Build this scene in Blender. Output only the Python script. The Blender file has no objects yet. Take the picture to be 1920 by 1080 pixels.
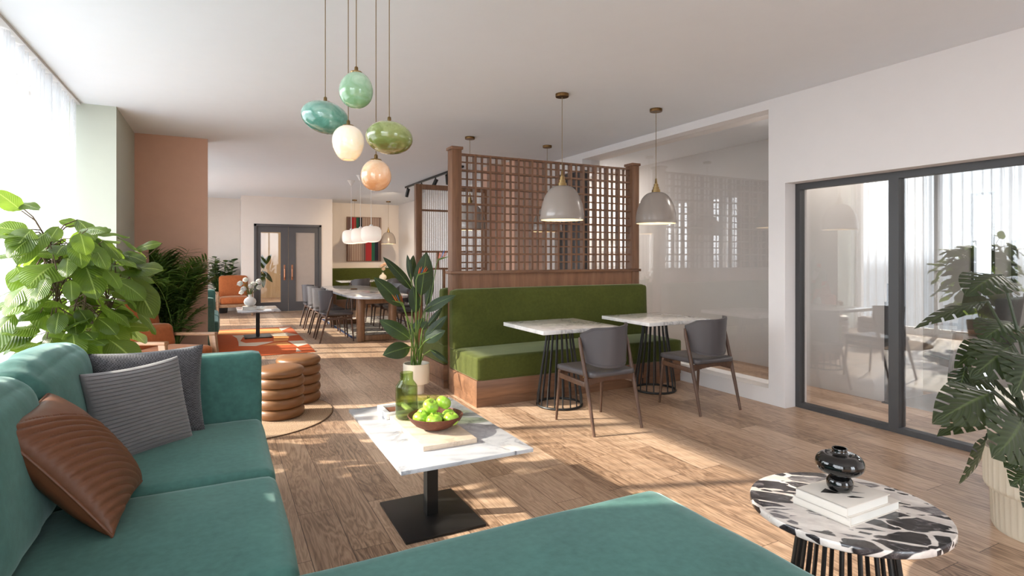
import bpy, bmesh, math, random
from mathutils import Vector, Matrix, noise
PI = math.pi
def RAD(d): return math.radians(d)
S = bpy.context.scene
COL = S.collection
random.seed(11)
V = Vector

# ------------------------------------------------------------------ camera geometry
CAM_H = 1.38
FPX = 1063.0            # focal length in pixels of the 1920 px wide frame
YAW = math.atan((960 - 412) / FPX)
FWD = V((math.sin(YAW), math.cos(YAW), 0)); RGT = V((math.cos(YAW), -math.sin(YAW), 0))
def at(u, v, d):
    """world point seen at pixel (u,v) at depth d metres"""
    return V((0, 0, CAM_H)) + d * (FWD + RGT * ((u - 960) / FPX) + V((0, 0, 1)) * ((480 - v) / FPX))
cd = bpy.data.cameras.new('camera'); cam = bpy.data.objects.new('camera', cd); COL.objects.link(cam)
cam.location = (0, 0, CAM_H); cam.rotation_euler = (PI / 2, 0, -YAW)
cd.sensor_fit = 'HORIZONTAL'; cd.sensor_width = 36; cd.lens = 36 * FPX / 1920
cd.shift_y = -60 / 1920.0; cd.clip_start = .05
S.camera = cam

# ------------------------------------------------------------------ mesh builder
def frame_from(d, up=V((0, 0, 1))):
    d = d.normalized()
    s = d.cross(up)
    if s.length < 1e-4: s = d.cross(V((0, 1, 0)))
    s.normalize(); n = s.cross(d).normalized()
    return d, s, n
class MB:
    def __init__(s):
        s.bm = bmesh.new(); s.uv = s.bm.loops.layers.uv.new('UVMap')
    def merge(s, b, M=None):
        if M is not None: bmesh.ops.transform(b, matrix=M, verts=b.verts)
        me = bpy.data.meshes.new('tmp'); b.to_mesh(me); b.free()
        s.bm.from_mesh(me); bpy.data.meshes.remove(me); return s
    def box(s, x0, y0, z0, x1, y1, z1, bev=0.0, seg=2, M=None):
        b = bmesh.new(); bmesh.ops.create_cube(b, size=1)
        for v in b.verts:
            v.co = V((x0 + (v.co.x + .5) * (x1 - x0), y0 + (v.co.y + .5) * (y1 - y0), z0 + (v.co.z + .5) * (z1 - z0)))
        if bev > 0:
            bmesh.ops.bevel(b, geom=b.edges[:], offset=bev, segments=seg, profile=.5, affect='EDGES')
        return s.merge(b, M)
    def prism(s, poly, z0, z1, bev=0.0, M=None, seg=2):
        b = bmesh.new()
        lo = [b.verts.new((x, y, z0)) for x, y in poly]; hi = [b.verts.new((x, y, z1)) for x, y in poly]
        n = len(poly)
        b.faces.new(lo[::-1]); b.faces.new(hi)
        for i in range(n): b.faces.new((lo[i], lo[(i + 1) % n], hi[(i + 1) % n], hi[i]))
        bmesh.ops.recalc_face_normals(b, faces=b.faces[:])
        if bev > 0:
            ed = [e for e in b.edges if abs(e.verts[0].co.z - e.verts[1].co.z) < 1e-6]
            bmesh.ops.bevel(b, geom=ed, offset=bev, segments=seg, profile=.5, affect='EDGES')
        return s.merge(b, M)
    def tube(s, pts, r, seg=8, closed=False, cap=True):
        pts = [V(p) for p in pts]; n = len(pts)
        rr = r if isinstance(r, (list, tuple)) else [r] * n
        bm = s.bm; rings = []; prev = None
        for i, p in enumerate(pts):
            if closed: t = pts[(i + 1) % n] - pts[i - 1]
            else: t = pts[min(i + 1, n - 1)] - pts[max(i - 1, 0)]
            if t.length < 1e-9: t = V((0, 0, 1))
            t.normalize()
            if prev is None:
                d, a, b = frame_from(t)
            else:
                a = prev - t * prev.dot(t)
                if a.length < 1e-5: d, a, b = frame_from(t)
                a.normalize(); b = a.cross(t)
            prev = a
            b = a.cross(t)
            rings.append([bm.verts.new(p + (a * math.cos(2 * PI * k / seg) + b * math.sin(2 * PI * k / seg)) * rr[i]) for k in range(seg)])
        m = n if closed else n - 1
        for i in range(m):
            A = rings[i]; B = rings[(i + 1) % n]
            for k in range(seg):
                bm.faces.new((A[k], A[(k + 1) % seg], B[(k + 1) % seg], B[k]))
        if cap and not closed:
            bm.faces.new(rings[0][::-1]); bm.faces.new(rings[-1])
        return s
    def bar(s, p, q, w, h, up=V((0, 0, 1)), bev=0.0, w2=None, h2=None):
        """rectangular bar from p to q; w across, h along up"""
        p, q = V(p), V(q); d, a, n = frame_from(q - p, up)
        w2 = w if w2 is None else w2; h2 = h if h2 is None else h2
        b = bmesh.new(); vs = []
        for (c, ww, hh) in ((p, w, h), (q, w2, h2)):
            vs.append([b.verts.new(c + a * x * ww / 2 + n * y * hh / 2) for x, y in ((-1, -1), (1, -1), (1, 1), (-1, 1))])
        A, B = vs
        b.faces.new(A[::-1]); b.faces.new(B)
        for k in range(4): b.faces.new((A[k], A[(k + 1) % 4], B[(k + 1) % 4], B[k]))
        bmesh.ops.recalc_face_normals(b, faces=b.faces[:])
        if bev > 0: bmesh.ops.bevel(b, geom=b.edges[:], offset=bev, segments=2, profile=.5, affect='EDGES')
        return s.merge(b)
    def lathe(s, prof, c=(0, 0, 0), seg=32, M=None, rad=None):
        b = bmesh.new(); c = V(c); rings = []
        for (r, z) in prof:
            if r < 1e-6: rings.append([b.verts.new((0, 0, z))])
            else:
                rings.append([b.verts.new((r * (rad(2 * PI * k / seg, z) if rad else 1) * math.cos(2 * PI * k / seg),
                                           r * (rad(2 * PI * k / seg, z) if rad else 1) * math.sin(2 * PI * k / seg), z)) for k in range(seg)])
        for A, B in zip(rings, rings[1:]):
            for k in range(seg):
                if len(A) == 1 and len(B) == 1: continue
                if len(A) == 1: b.faces.new((A[0], B[(k + 1) % seg], B[k]))
                elif len(B) == 1: b.faces.new((A[k], A[(k + 1) % seg], B[0]))
                else: b.faces.new((A[k], A[(k + 1) % seg], B[(k + 1) % seg], B[k]))
        bmesh.ops.recalc_face_normals(b, faces=b.faces[:])
        return s.merge(b, (M if M is not None else Matrix.Identity(4)) if c.length == 0 else Matrix.Translation(c) @ (M if M is not None else Matrix.Identity(4)))
    def cushion(s, size, r, puff=(0, 0, 0), n=10, M=None, fn=None):
        """rounded box centred on the origin with puffed faces"""
        b = bmesh.new(); bmesh.ops.create_cube(b, size=2)
        bmesh.ops.subdivide_edges(b, edges=b.edges[:], cuts=n, use_grid_fill=True)
        hx, hy, hz = [q / 2 for q in size]
        for v in b.verts:
            u = V(v.co)
            # concentrate samples near edges
            u = V([math.copysign(abs(q) ** .7, q) for q in u])
            p = V((u.x * hx, u.y * hy, u.z * hz))
            inn = V((max(-hx + r, min(hx - r, p.x)), max(-hy + r, min(hy - r, p.y)), max(-hz + r, min(hz - r, p.z))))
            o = p - inn
            if o.length > 1e-7: p = inn + o.normalized() * r
            fx = (1 - u.y ** 2) * (1 - u.z ** 2); fy = (1 - u.x ** 2) * (1 - u.z ** 2); fz = (1 - u.x ** 2) * (1 - u.y ** 2)
            p += V((u.x * puff[0] * fx, u.y * puff[1] * fy, u.z * puff[2] * fz))
            if fn: p = fn(p, u)
            v.co = p
        return s.merge(b, M)
    def sheet(s, fn, nu, nv, closed_u=False):
        """grid sheet from fn(u,v) with u,v in 0..1; writes uv"""
        bm = s.bm
        g = [[bm.verts.new(fn(i / nu, j / nv)) for j in range(nv + 1)] for i in range(nu + 1)]
        for i in range(nu):
            for j in range(nv):
                f = bm.faces.new((g[i][j], g[i + 1][j], g[i + 1][j + 1], g[i][j + 1]))
                for l, (a, b) in zip(f.loops, ((i, j), (i + 1, j), (i + 1, j + 1), (i, j + 1))):
                    l[s.uv].uv = (a / nu, b / nv)
        return g
    def leaf(s, base, d, nrm, L, W, shape, droop=0.6, cup=.15, nL=8, nW=4, wave=0.0, slit=None, sweep=0.0, twist=0.0):
        d = V(d).normalized(); nrm = V(nrm); nrm = (nrm - d * nrm.dot(d))
        if nrm.length < 1e-4: nrm = frame_from(d)[2]
        nrm.normalize(); sd = d.cross(nrm).normalized()
        pos = V(base); bm = s.bm; rows = []
        ph = random.random() * 6.28
        for i in range(nL + 1):
            t = i / nL; th = droop * t
            dl = d * math.cos(th) - nrm * math.sin(th); nl = nrm * math.cos(th) + d * math.sin(th)
            if i: pos = pos + dl * (L / nL)
            w = max(W * shape(t), .0004); row = []
            tw = twist * t
            s2 = sd * math.cos(tw) + nl * math.sin(tw); n2 = nl * math.cos(tw) - sd * math.sin(tw)
            for j in range(nW + 1):
                a = 2 * j / nW - 1
                z = -cup * abs(a) ** 1.6 * w + wave * L * math.sin(t * 11 + ph + a * 1.5) * abs(a)
                row.append(bm.verts.new(pos + s2 * a * w + n2 * z + dl * sweep * L * (abs(a) ** 1.3) * (1 if t > 0 else 0)))
            rows.append(row)
        for i in range(nL):
            for j in range(nW):
                a0 = abs(2 * (j + .5) / nW - 1)
                if slit and slit(i, nL, a0): continue
                f = bm.faces.new((rows[i][j], rows[i][j + 1], rows[i + 1][j + 1], rows[i + 1][j]))
                for l, (p, q) in zip(f.loops, ((j, i), (j + 1, i), (j + 1, i + 1), (j, i + 1))):
                    l[s.uv].uv = (p / nW, q / nL)
        return rows
    def sphere(s, c, r, seg=12, rings=8, sc=(1, 1, 1)):
        b = bmesh.new(); bmesh.ops.create_uvsphere(b, u_segments=seg, v_segments=rings, radius=r)
        return s.merge(b, Matrix.Translation(V(c)) @ Matrix.Diagonal((*sc, 1)))
    def build(s, name, mat, parent=None, ang=40, smooth=True):
        me = bpy.data.meshes.new(name); s.bm.to_mesh(me); s.bm.free()
        if smooth:
            for p in me.polygons: p.use_smooth = True
            me.set_sharp_from_angle(angle=RAD(ang))
        o = bpy.data.objects.new(name, me); COL.objects.link(o)
        if mat is not None: me.materials.append(mat)
        if parent is not None: o.parent = parent
        return o
def thing(name, label, cat, loc=(0, 0, 0), rz=0.0, group=None):
    o = bpy.data.objects.new(name, None); COL.objects.link(o); o.empty_display_size = .05
    o.location = loc; o.rotation_euler = (0, 0, rz); o['label'] = label; o['category'] = cat
    if group: o['group'] = group
    return o
def tag(o, label, cat, group=None):
    o['label'] = label; o['category'] = cat
    if group: o['group'] = group
    return o
def struct(name, mb, m, parent=None, ang=30):
    o = mb.build(name, m, parent, ang)
    if parent is None: o['kind'] = 'structure'
    return o
def dup(root, loc, rz=None, label=None, group=None):
    r = root.copy(); COL.objects.link(r); r.location = loc
    if rz is not None: r.rotation_euler = (0, 0, rz)
    if label: r['label'] = label
    if group: r['group'] = group
    for ch in list(root.children):
        c = ch.copy(); COL.objects.link(c); c.parent = r
        for g in list(ch.children):
            e = g.copy(); COL.objects.link(e); e.parent = c
    return r
def rot(ax, deg): return Matrix.Rotation(RAD(deg), 4, ax)
def tr(*a): return Matrix.Translation(V(a))
def rrect(x0, y0, x1, y1, r, n=6):
    P = []
    for cx, cy, a in ((x1 - r, y1 - r, 0), (x0 + r, y1 - r, 90), (x0 + r, y0 + r, 180), (x1 - r, y0 + r, 270)):
        for k in range(n + 1):
            t = RAD(a + 90 * k / n); P.append((cx + r * math.cos(t), cy + r * math.sin(t)))
    return P

# ------------------------------------------------------------------ materials
class NT:
    def __init__(s, name):
        s.m = bpy.data.materials.new(name); s.m.use_nodes = True; s.t = s.m.node_tree
        s.t.nodes.clear(); s.out = s.t.nodes.new('ShaderNodeOutputMaterial')
    def n(s, ty, **kw):
        nd = s.t.nodes.new('ShaderNode' + ty)
        for k, v in kw.items(): setattr(nd, k, v)
        return nd
    def l(s, a, b): s.t.links.new(a, b)
    def val(s, sock, v):
        if isinstance(v, bpy.types.NodeSocket): s.l(v, sock)
        else: sock.default_value = v
    def math(s, op, a, b=0.0, c=None, clamp=False):
        nd = s.n('Math', operation=op, use_clamp=clamp); s.val(nd.inputs[0], a); s.val(nd.inputs[1], b)
        if c is not None: s.val(nd.inputs[2], c)
        return nd.outputs[0]
    def coords(s, scale=(1, 1, 1), rot=(0, 0, 0), kind='Object', loc=(0, 0, 0)):
        tc = s.n('TexCoord'); mp = s.n('Mapping'); s.l(tc.outputs[kind], mp.inputs[0])
        mp.inputs['Scale'].default_value = scale; mp.inputs['Rotation'].default_value = rot; mp.inputs['Location'].default_value = loc
        return mp.outputs[0]
    def noise(s, vec, scale=5, detail=4, rough=.5, dist=0.0, dim='3D', w=None):
        nd = s.n('TexNoise', noise_dimensions=dim); s.l(vec, nd.inputs['Vector'])
        nd.inputs['Scale'].default_value = scale; nd.inputs['Detail'].default_value = detail
        nd.inputs['Roughness'].default_value = rough; nd.inputs['Distortion'].default_value = dist
        if w is not None: s.val(nd.inputs['W'], w)
        return nd.outputs['Fac']
    def ramp(s, fac, stops, interp='LINEAR'):
        nd = s.n('ValToRGB'); s.val(nd.inputs[0], fac); cr = nd.color_ramp; cr.interpolation = interp
        while len(cr.elements) < len(stops): cr.elements.new(.5)
        for e, (p, c) in zip(cr.elements, stops):
            e.position = p; e.color = (*c, 1) if len(c) == 3 else c
        return nd.outputs[0]
    def mix(s, f, a, b, blend='MIX'):
        nd = s.n('Mix', data_type='RGBA', blend_type=blend)
        s.val(nd.inputs[0], f)
        for so, v in ((nd.inputs[6], a), (nd.inputs[7], b)):
            if isinstance(v, bpy.types.NodeSocket): s.l(v, so)
            else: so.default_value = (*v, 1) if len(v) == 3 else v
        return nd.outputs[2]
    def bump(s, h, strength=.2, dist=.01):
        nd = s.n('Bump'); nd.inputs['Strength'].default_value = strength; nd.inputs['Distance'].default_value = dist
        s.l(h, nd.inputs['Height']); return nd.outputs[0]
    def bsdf(s, col, rough=.5, metal=0.0, bump=None, **kw):
        p = s.n('BsdfPrincipled')
        if isinstance(col, bpy.types.NodeSocket): s.l(col, p.inputs['Base Color'])
        else: p.inputs['Base Color'].default_value = (*col, 1)
        s.val(p.inputs['Roughness'], rough); p.inputs['Metallic'].default_value = metal
        if bump is not None: s.l(bump, p.inputs['Normal'])
        for k, v in kw.items():
            so = p.inputs[k.replace('_', ' ')]
            if isinstance(v, tuple) and len(v) == 3 and so.type == 'RGBA': v = (*v, 1)
            s.val(so, v)
        return p.outputs[0]
    def fresnel(s, ior):
        """same reflectance on both faces of a thin pane"""
        g = s.n('NewGeometry'); fr = s.n('Fresnel')
        s.l(s.math('ADD', s.math('MULTIPLY', g.outputs['Backfacing'], 1 / ior - ior), ior), fr.inputs[0]); return fr.outputs[0]
    def end(s, sh): s.l(sh, s.out.inputs[0]); return s.m
def srgb(r, g, b):
    return tuple(((c / 255) / 12.92 if c / 255 <= .04045 else ((c / 255 + .055) / 1.055) ** 2.4) for c in (r, g, b))
def plain(name, col, rough=.5, metal=0.0, var=.06, scale=8, bump=0.0, bscale=60, **kw):
    t = NT(name); c = t.coords()
    n = t.noise(c, scale, 3)
    cc = t.mix(n, tuple(q * (1 - var) for q in col), tuple(min(1, q * (1 + var)) for q in col))
    b = t.bump(t.noise(c, bscale, 3), bump, .004) if bump else None
    return t.end(t.bsdf(cc, rough, metal, b, **kw))
def velvet(name, col, sheen, var=.22, scale=4):
    t = NT(name); c = t.coords(); n = t.math('MULTIPLY', t.math('ADD', t.noise(c, scale, 5, .6), t.noise(c, scale * 9, 3)), .5)
    cc = t.ramp(n, [(.3, tuple(q * (1 - var) for q in col)), (.7, tuple(min(1, q * (1 + var)) for q in col))])
    b = t.bump(t.noise(c, 350, 2), .12, .002)
    return t.end(t.bsdf(cc, .85, 0, b, Sheen_Weight=.38, Sheen_Roughness=.35, Sheen_Tint=sheen, Specular_IOR_Level=.2))
def wood(name, dark, light, axis='Y', scale=1.0, rough=.45):
    t = NT(name); k = 14 * scale; lo = 1.1 * scale
    sc = {'X': (lo, k, k), 'Y': (k, lo, k), 'Z': (k, k, lo)}[axis]
    c = t.coords(sc); n = t.noise(c, 1.0, 6, .6, .6)
    c2 = t.coords(tuple(q * 7 for q in sc)); n2 = t.noise(c2, 1.0, 3, .6)
    f = t.math('ADD', t.math('MULTIPLY', n, .75), t.math('MULTIPLY', n2, .25))
    cc = t.ramp(f, [(.3, dark), (.5, tuple((a + b) / 2 for a, b in zip(dark, light))), (.68, light)])
    return t.end(t.bsdf(cc, rough, 0, t.bump(n2, .08, .002)))
def marble(name, base, vein, scale=3.0, amount=.5, rough=.12):
    t = NT(name); c = t.coords(); n = t.noise(c, scale, 8, .62, .9)
    v = t.math('ABSOLUTE', t.math('SUBTRACT', n, .5))
    m = t.noise(c, scale * .6, 3)
    vv = t.ramp(v, [(0, (1, 1, 1)), (.045, (.25, .25, .25)), (.14, (0, 0, 0))])
    f = t.math('MULTIPLY', t.math('MULTIPLY', vv, t.ramp(m, [(.4, (0, 0, 0)), (.68, (1, 1, 1))])), amount)
    cloud = t.ramp(t.noise(c, scale * 1.4, 5, .6), [(.35, tuple(q * .84 for q in base)), (.62, base)])
    return t.end(t.bsdf(t.mix(f, cloud, vein), rough))
def leafmat(name, dark, light, vein, trans=.35, rough=.38, nv=13, kv=9):
    """leaf: per-leaf tint, midrib and side veins from the leaf's own uv"""
    t = NT(name); g = t.n('NewGeometry'); uv = t.n('UVMap'); sx = t.n('SeparateXYZ'); t.l(uv.outputs[0], sx.inputs[0])
    c = t.mix(g.outputs['Random Per Island'], dark, light)
    a = t.math('ABSOLUTE', t.math('SUBTRACT', sx.outputs[0], .5))
    mid = t.ramp(a, [(0, (1, 1, 1)), (.018, (.8, .8, .8)), (.035, (0, 0, 0))])
    ph = t.math('SUBTRACT', t.math('MULTIPLY', sx.outputs[1], nv), t.math('MULTIPLY', a, kv))
    fr = t.math('ABSOLUTE', t.math('SUBTRACT', t.math('FRACT', ph), .5))
    sv = t.ramp(fr, [(0, (.5, .5, .5)), (.07, (0, 0, 0))])
    vv = t.math('MAXIMUM', mid, sv)
    cc = t.mix(vv, c, vein)
    bp = t.bump(t.math('MULTIPLY', t.math('SINE', t.math('MULTIPLY', ph, 6.283)), .5), .35, .006)
    p = t.bsdf(cc, rough, 0, bp, Specular_IOR_Level=.45)
    tl = t.n('BsdfTranslucent'); t.l(t.mix(.5, cc, (.42, .62, .05), 'MIX'), tl.inputs[0])
    mx = t.n('MixShader'); mx.inputs[0].default_value = trans; t.l(p, mx.inputs[1]); t.l(tl.outputs[0], mx.inputs[2])
    return t.end(mx.outputs[0])
def thin_glass(name, tint=(.96, .97, .97), refl=1.0, ior=1.5):
    t = NT(name); f = t.math('MULTIPLY', t.fresnel(ior), refl, clamp=True)
    tp = t.n('BsdfTransparent'); tp.inputs[0].default_value = (*tint, 1)
    gl = t.n('BsdfGlossy'); gl.inputs['Roughness'].default_value = 0.0
    gl.inputs[0].default_value = (1, 1, 1, 1)
    mx = t.n('MixShader'); t.l(f, mx.inputs[0]); t.l(tp.outputs[0], mx.inputs[1]); t.l(gl.outputs[0], mx.inputs[2])
    return t.end(mx.outputs[0])
def emit(name, col, st, trn=None):
    t = NT(name); e = t.n('Emission'); e.inputs[0].default_value = (*col, 1); e.inputs[1].default_value = st
    return t.end(e.outputs[0])

M = {}
M['wall'] = plain('plaster_white', srgb(226, 221, 219), .85, var=.02, bump=.05)
M['ceiling'] = plain('ceiling_paint', srgb(229, 232, 237), .9, var=.015)
M['cream'] = plain('plaster_cream', srgb(229, 219, 211), .85, var=.02, bump=.05)
M['sage'] = plain('sage_paint', srgb(184, 187, 174), .85, var=.02)
M['terra'] = plain('terracotta_paint', srgb(204, 162, 140), .85, var=.04, bump=.08)
M['greywall'] = plain('grey_paint', srgb(196, 191, 187), .8, var=.03)
M['dark_frame'] = plain('dark_frame_paint', srgb(62, 61, 62), .45)
M['door_grey'] = plain('door_grey_paint', srgb(88, 86, 88), .5)
M['black_metal'] = plain('black_metal', srgb(30, 29, 29), .45, .2, bump=.1, bscale=300)
M['brass'] = plain('aged_brass', srgb(142, 118, 80), .32, 1.0, var=.15)
M['brass_dark'] = plain('dark_bronze', srgb(112, 84, 52), .4, 1.0, var=.15)
M['copper'] = plain('copper_metal', srgb(196, 140, 110), .3, 1.0)
M['oak'] = wood('walnut_veneer', srgb(96, 64, 44), srgb(142, 102, 74), 'Z')
M['oak_x'] = wood('walnut_veneer_x', srgb(96, 64, 44), srgb(142, 102, 74), 'X')
M['oak_panel'] = wood('walnut_panel', srgb(110, 74, 54), srgb(150, 108, 80), 'Z', .8)
M['oak_light'] = wood('natural_oak', srgb(150, 112, 76), srgb(196, 156, 114), 'X')
M['oak_pale'] = wood('pale_oak_panel', srgb(186, 156, 118), srgb(212, 184, 146), 'Z', .5)
M['chair_wood'] = wood('dark_walnut', srgb(58, 38, 28), srgb(104, 74, 55), 'Z', 1.6)
M['table_wood'] = wood('table_walnut', srgb(104, 74, 52), srgb(158, 120, 88), 'Z')
M['grey_leather'] = plain('grey_leather', srgb(78, 74, 76), .42, var=.05, bump=.12, bscale=220)
M['teal'] = velvet('teal_velvet', srgb(66, 106, 99), (.7, .92, .88))
M['green'] = velvet('green_velvet', srgb(72, 78, 33), (.75, .8, .5))
M['rust'] = velvet('rust_velvet', srgb(164, 92, 52), (1, .8, .6), .2)
M['tan_leather'] = plain('tan_leather', srgb(124, 84, 52), .36, var=.12, bump=.1, bscale=160)
M['cognac'] = plain('cognac_leather', srgb(104, 62, 37), .5, var=.12, bump=.1, bscale=160)
M['corduroy'] = plain('grey_corduroy', srgb(110, 107, 108), .95, var=.14, scale=26, bump=.3, bscale=300, Sheen_Weight=.3)
M['marble'] = marble('white_marble', srgb(198, 198, 201), srgb(78, 80, 88), 3.4, 1.0)
M['marble2'] = marble('grey_veined_marble', srgb(234, 231, 228), srgb(130, 128, 130), 5.0, .9)
M['marble_edge'] = marble('marble_edge', srgb(176, 184, 184), srgb(90, 96, 100), 8, .8)
M['travertine'] = marble('travertine', srgb(214, 194, 172), srgb(150, 122, 100), 12, .6, .45)
M['white_stone'] = plain('white_stone', srgb(236, 232, 228), .4)
M['pot_cream'] = plain('cream_ceramic', srgb(222, 212, 194), .5, var=.04, bump=.1)
M['pot_sand'] = plain('sand_concrete', srgb(196, 184, 164), .75, var=.06, bump=.2)
M['soil'] = plain('potting_soil', srgb(52, 40, 32), .95, var=.4, scale=60, bump=.8)
M['black_gloss'] = plain('black_glaze', srgb(8, 8, 8), .06, Coat_Weight=.5)
M['black_plastic'] = plain('black_plastic', srgb(22, 22, 22), .4)
M['paper'] = plain('white_paper', srgb(222, 219, 212), .6)
M['cover'] = plain('ivory_cover', srgb(214, 206, 196), .5)
M['ink'] = plain('black_ink', srgb(14, 13, 13), .5)
M['bowl'] = plain('rusted_bowl', srgb(96, 50, 32), .6, var=.45, scale=70, bump=.8, bscale=160)
M['apple'] = None
M['stem'] = plain('brown_stem', srgb(92, 70, 44), .7)
M['green_stem'] = plain('green_stem', srgb(96, 120, 52), .5)
M['bark'] = plain('bark', srgb(92, 74, 56), .85, var=.2, scale=30, bump=.4)
M['mono_stem'] = plain('dark_green_stem', srgb(48, 60, 38), .45)
M['fig'] = leafmat('fig_leaf', srgb(46, 68, 26), srgb(104, 128, 52), srgb(160, 176, 100), .45, .36)
M['strel'] = leafmat('strelitzia_leaf', srgb(18, 38, 20), srgb(34, 60, 26), srgb(92, 112, 56), .10, .45, 26, 8)
M['mono'] = leafmat('monstera_leaf', srgb(22, 34, 20), srgb(40, 54, 30), srgb(76, 90, 54), .10, .42, 9, 5)
M['palm'] = leafmat('palm_leaf', srgb(38, 66, 28), srgb(70, 104, 44), srgb(80, 110, 50), .25, .45, 1, 0)
M['zz'] = leafmat('rubber_leaf', srgb(28, 54, 22), srgb(50, 84, 36), srgb(80, 110, 60), .12, .35, 7, 5)
M['petal'] = plain('white_petal', srgb(240, 238, 232), .7, Subsurface_Weight=.1)
M['peach_petal'] = plain('peach_petal', srgb(240, 206, 176), .7)
M['orange_petal'] = plain('orange_petal', srgb(222, 84, 40), .5)
M['blue_petal'] = plain('blue_petal', srgb(70, 110, 190), .5)
M['red_petal'] = plain('red_petal', srgb(200, 60, 36), .5)
M['shade_grey'] = plain('taupe_enamel', srgb(148, 137, 129), .25, Coat_Weight=.4)
M['shade_in'] = plain('shade_white_inside', srgb(240, 226, 200), .6)
M['cord'] = plain('brass_cord', srgb(128, 104, 70), .5)
M['white_cord'] = plain('white_cord', srgb(238, 234, 230), .5)
M['glass'] = thin_glass('partition_glass', (.965, .965, .965), 1.55, 1.52)
M['door_glass'] = thin_glass('door_glass', (.97, .965, .96), .6, 1.5)
M['bulb'] = emit('warm_bulb', (1, .78, .48), 6)
M['warm_emit'] = emit('warm_glow', (1, .74, .45), 5)
M['sky_glow'] = emit('daylight_window', (.95, .97, 1), 3.2)
# ---- special materials
def floor_mat():
    t = NT('walnut_floor'); tc = t.n('TexCoord')
    mp = t.n('Mapping'); t.l(tc.outputs['Object'], mp.inputs[0]); mp.inputs['Rotation'].default_value = (0, 0, PI / 2)
    br = t.n('TexBrick'); t.l(mp.outputs[0], br.inputs[0]); br.offset = .37; br.offset_frequency = 2
    br.inputs['Color1'].default_value = (0, 0, 0, 1); br.inputs['Color2'].default_value = (1, 1, 1, 1)
    br.inputs['Mortar'].default_value = (.5, .5, .5, 1)
    br.inputs['Scale'].default_value = 1; br.inputs['Brick Width'].default_value = 1.35; br.inputs['Row Height'].default_value = .185
    br.inputs['Mortar Size'].default_value = .0016; br.inputs['Mortar Smooth'].default_value = .1; br.inputs['Bias'].default_value = 0
    rnd = t.n('SeparateColor'); t.l(br.outputs['Color'], rnd.inputs[0]); r = rnd.outputs[0]
    mp2 = t.n('Mapping'); t.l(tc.outputs['Object'], mp2.inputs[0]); mp2.inputs['Scale'].default_value = (9, 1.1, 1)
    w = t.math('MULTIPLY', r, 37.0)
    n1 = t.noise(mp2.outputs[0], 1.0, 4, .55, .8, '4D', w)
    rings = t.math('ABSOLUTE', t.math('SUBTRACT', t.math('FRACT', t.math('MULTIPLY', n1, 13.0)), .5))
    mp3 = t.n('Mapping'); t.l(tc.outputs['Object'], mp3.inputs[0]); mp3.inputs['Scale'].default_value = (120, 3.5, 1)
    n2 = t.noise(mp3.outputs[0], 1.0, 3, .6, 0, '4D', w)
    f = t.math('ADD', t.math('ADD', t.math('MULTIPLY', rings, .42), t.math('MULTIPLY', n2, .5)), t.math('MULTIPLY', t.math('SUBTRACT', r, .5), .26))
    cc = t.ramp(f, [(.1, srgb(106, 80, 62)), (.34, srgb(172, 141, 116)), (.60, srgb(206, 177, 152))])
    cc = t.mix(br.outputs['Fac'], cc, srgb(70, 48, 36))
    rough = t.math('ADD', t.math('MULTIPLY', n2, .16), .27)
    bp = t.bump(t.math('SUBTRACT', t.math('MULTIPLY', n2, .25), br.outputs['Fac']), .12, .002)
    return t.end(t.bsdf(cc, rough, 0, bp, Specular_IOR_Level=.42))
M['floor'] = floor_mat()
def curtain_mat():
    t = NT('sheer_curtain'); lw = t.n('LayerWeight'); lw.inputs[0].default_value = .5
    c = t.coords((1, 60, 1.2)); n = t.noise(c, 1.0, 3, .6)
    f = t.math('SUBTRACT', 1.0, lw.outputs['Facing'])
    a = t.math('MULTIPLY', t.math('ADD', t.math('MULTIPLY', f, .80), t.math('MULTIPLY', t.math('SUBTRACT', n, .5), .3)), 1.0, clamp=True)
    tp = t.n('BsdfTransparent'); tl = t.n('BsdfTranslucent'); df = t.n('BsdfDiffuse')
    tl.inputs[0].default_value = (.42, .42, .42, 1); df.inputs[0].default_value = (.9, .9, .9, 1)
    m1 = t.n('MixShader'); m1.inputs[0].default_value = .42; t.l(tl.outputs[0], m1.inputs[1]); t.l(df.outputs[0], m1.inputs[2])
    m2 = t.n('MixShader'); t.l(a, m2.inputs[0]); t.l(m1.outputs[0], m2.inputs[1]); t.l(tp.outputs[0], m2.inputs[2])
    return t.end(m2.outputs[0])
M['curtain'] = curtain_mat()
def reed_mat():
    t = NT('reeded_glass'); tp = t.n('BsdfTransparent'); tp.inputs[0].default_value = (.9, .92, .92, 1); rf = t.n('BsdfRefraction'); rf.inputs['IOR'].default_value = 1.22; rf.inputs['Roughness'].default_value = .03; lw0 = t.n('LayerWeight'); lw0.inputs[0].default_value = .5; tint = t.mix(t.ramp(lw0.outputs['Facing'], [(.12, (0, 0, 0)), (.5, (1, 1, 1))]), (.92, .93, .93), (.42, .34, .29)); t.l(tint, tp.inputs[0]); t.l(tint, rf.inputs[0])  # flute edges tinted brown, standing in for refracted dark lines
    m0 = t.n('MixShader'); m0.inputs[0].default_value = .62; t.l(tp.outputs[0], m0.inputs[1]); t.l(rf.outputs[0], m0.inputs[2])
    gl = t.n('BsdfGlossy'); gl.inputs['Roughness'].default_value = .08
    tl = t.n('BsdfTranslucent'); tl.inputs[0].default_value = (.9, .9, .9, 1)
    lw = t.n('LayerWeight'); lw.inputs[0].default_value = .4
    m1 = t.n('MixShader'); t.l(t.math('ADD', t.math('MULTIPLY', lw.outputs['Facing'], .22), .05, clamp=True), m1.inputs[0]); t.l(m0.outputs[0], m1.inputs[1]); t.l(tl.outputs[0], m1.inputs[2])
    m2 = t.n('MixShader'); t.l(t.math('MULTIPLY', t.fresnel(1.5), 1.2, clamp=True), m2.inputs[0]); t.l(m1.outputs[0], m2.inputs[1]); t.l(gl.outputs[0], m2.inputs[2])
    return t.end(m2.outputs[0])
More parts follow.
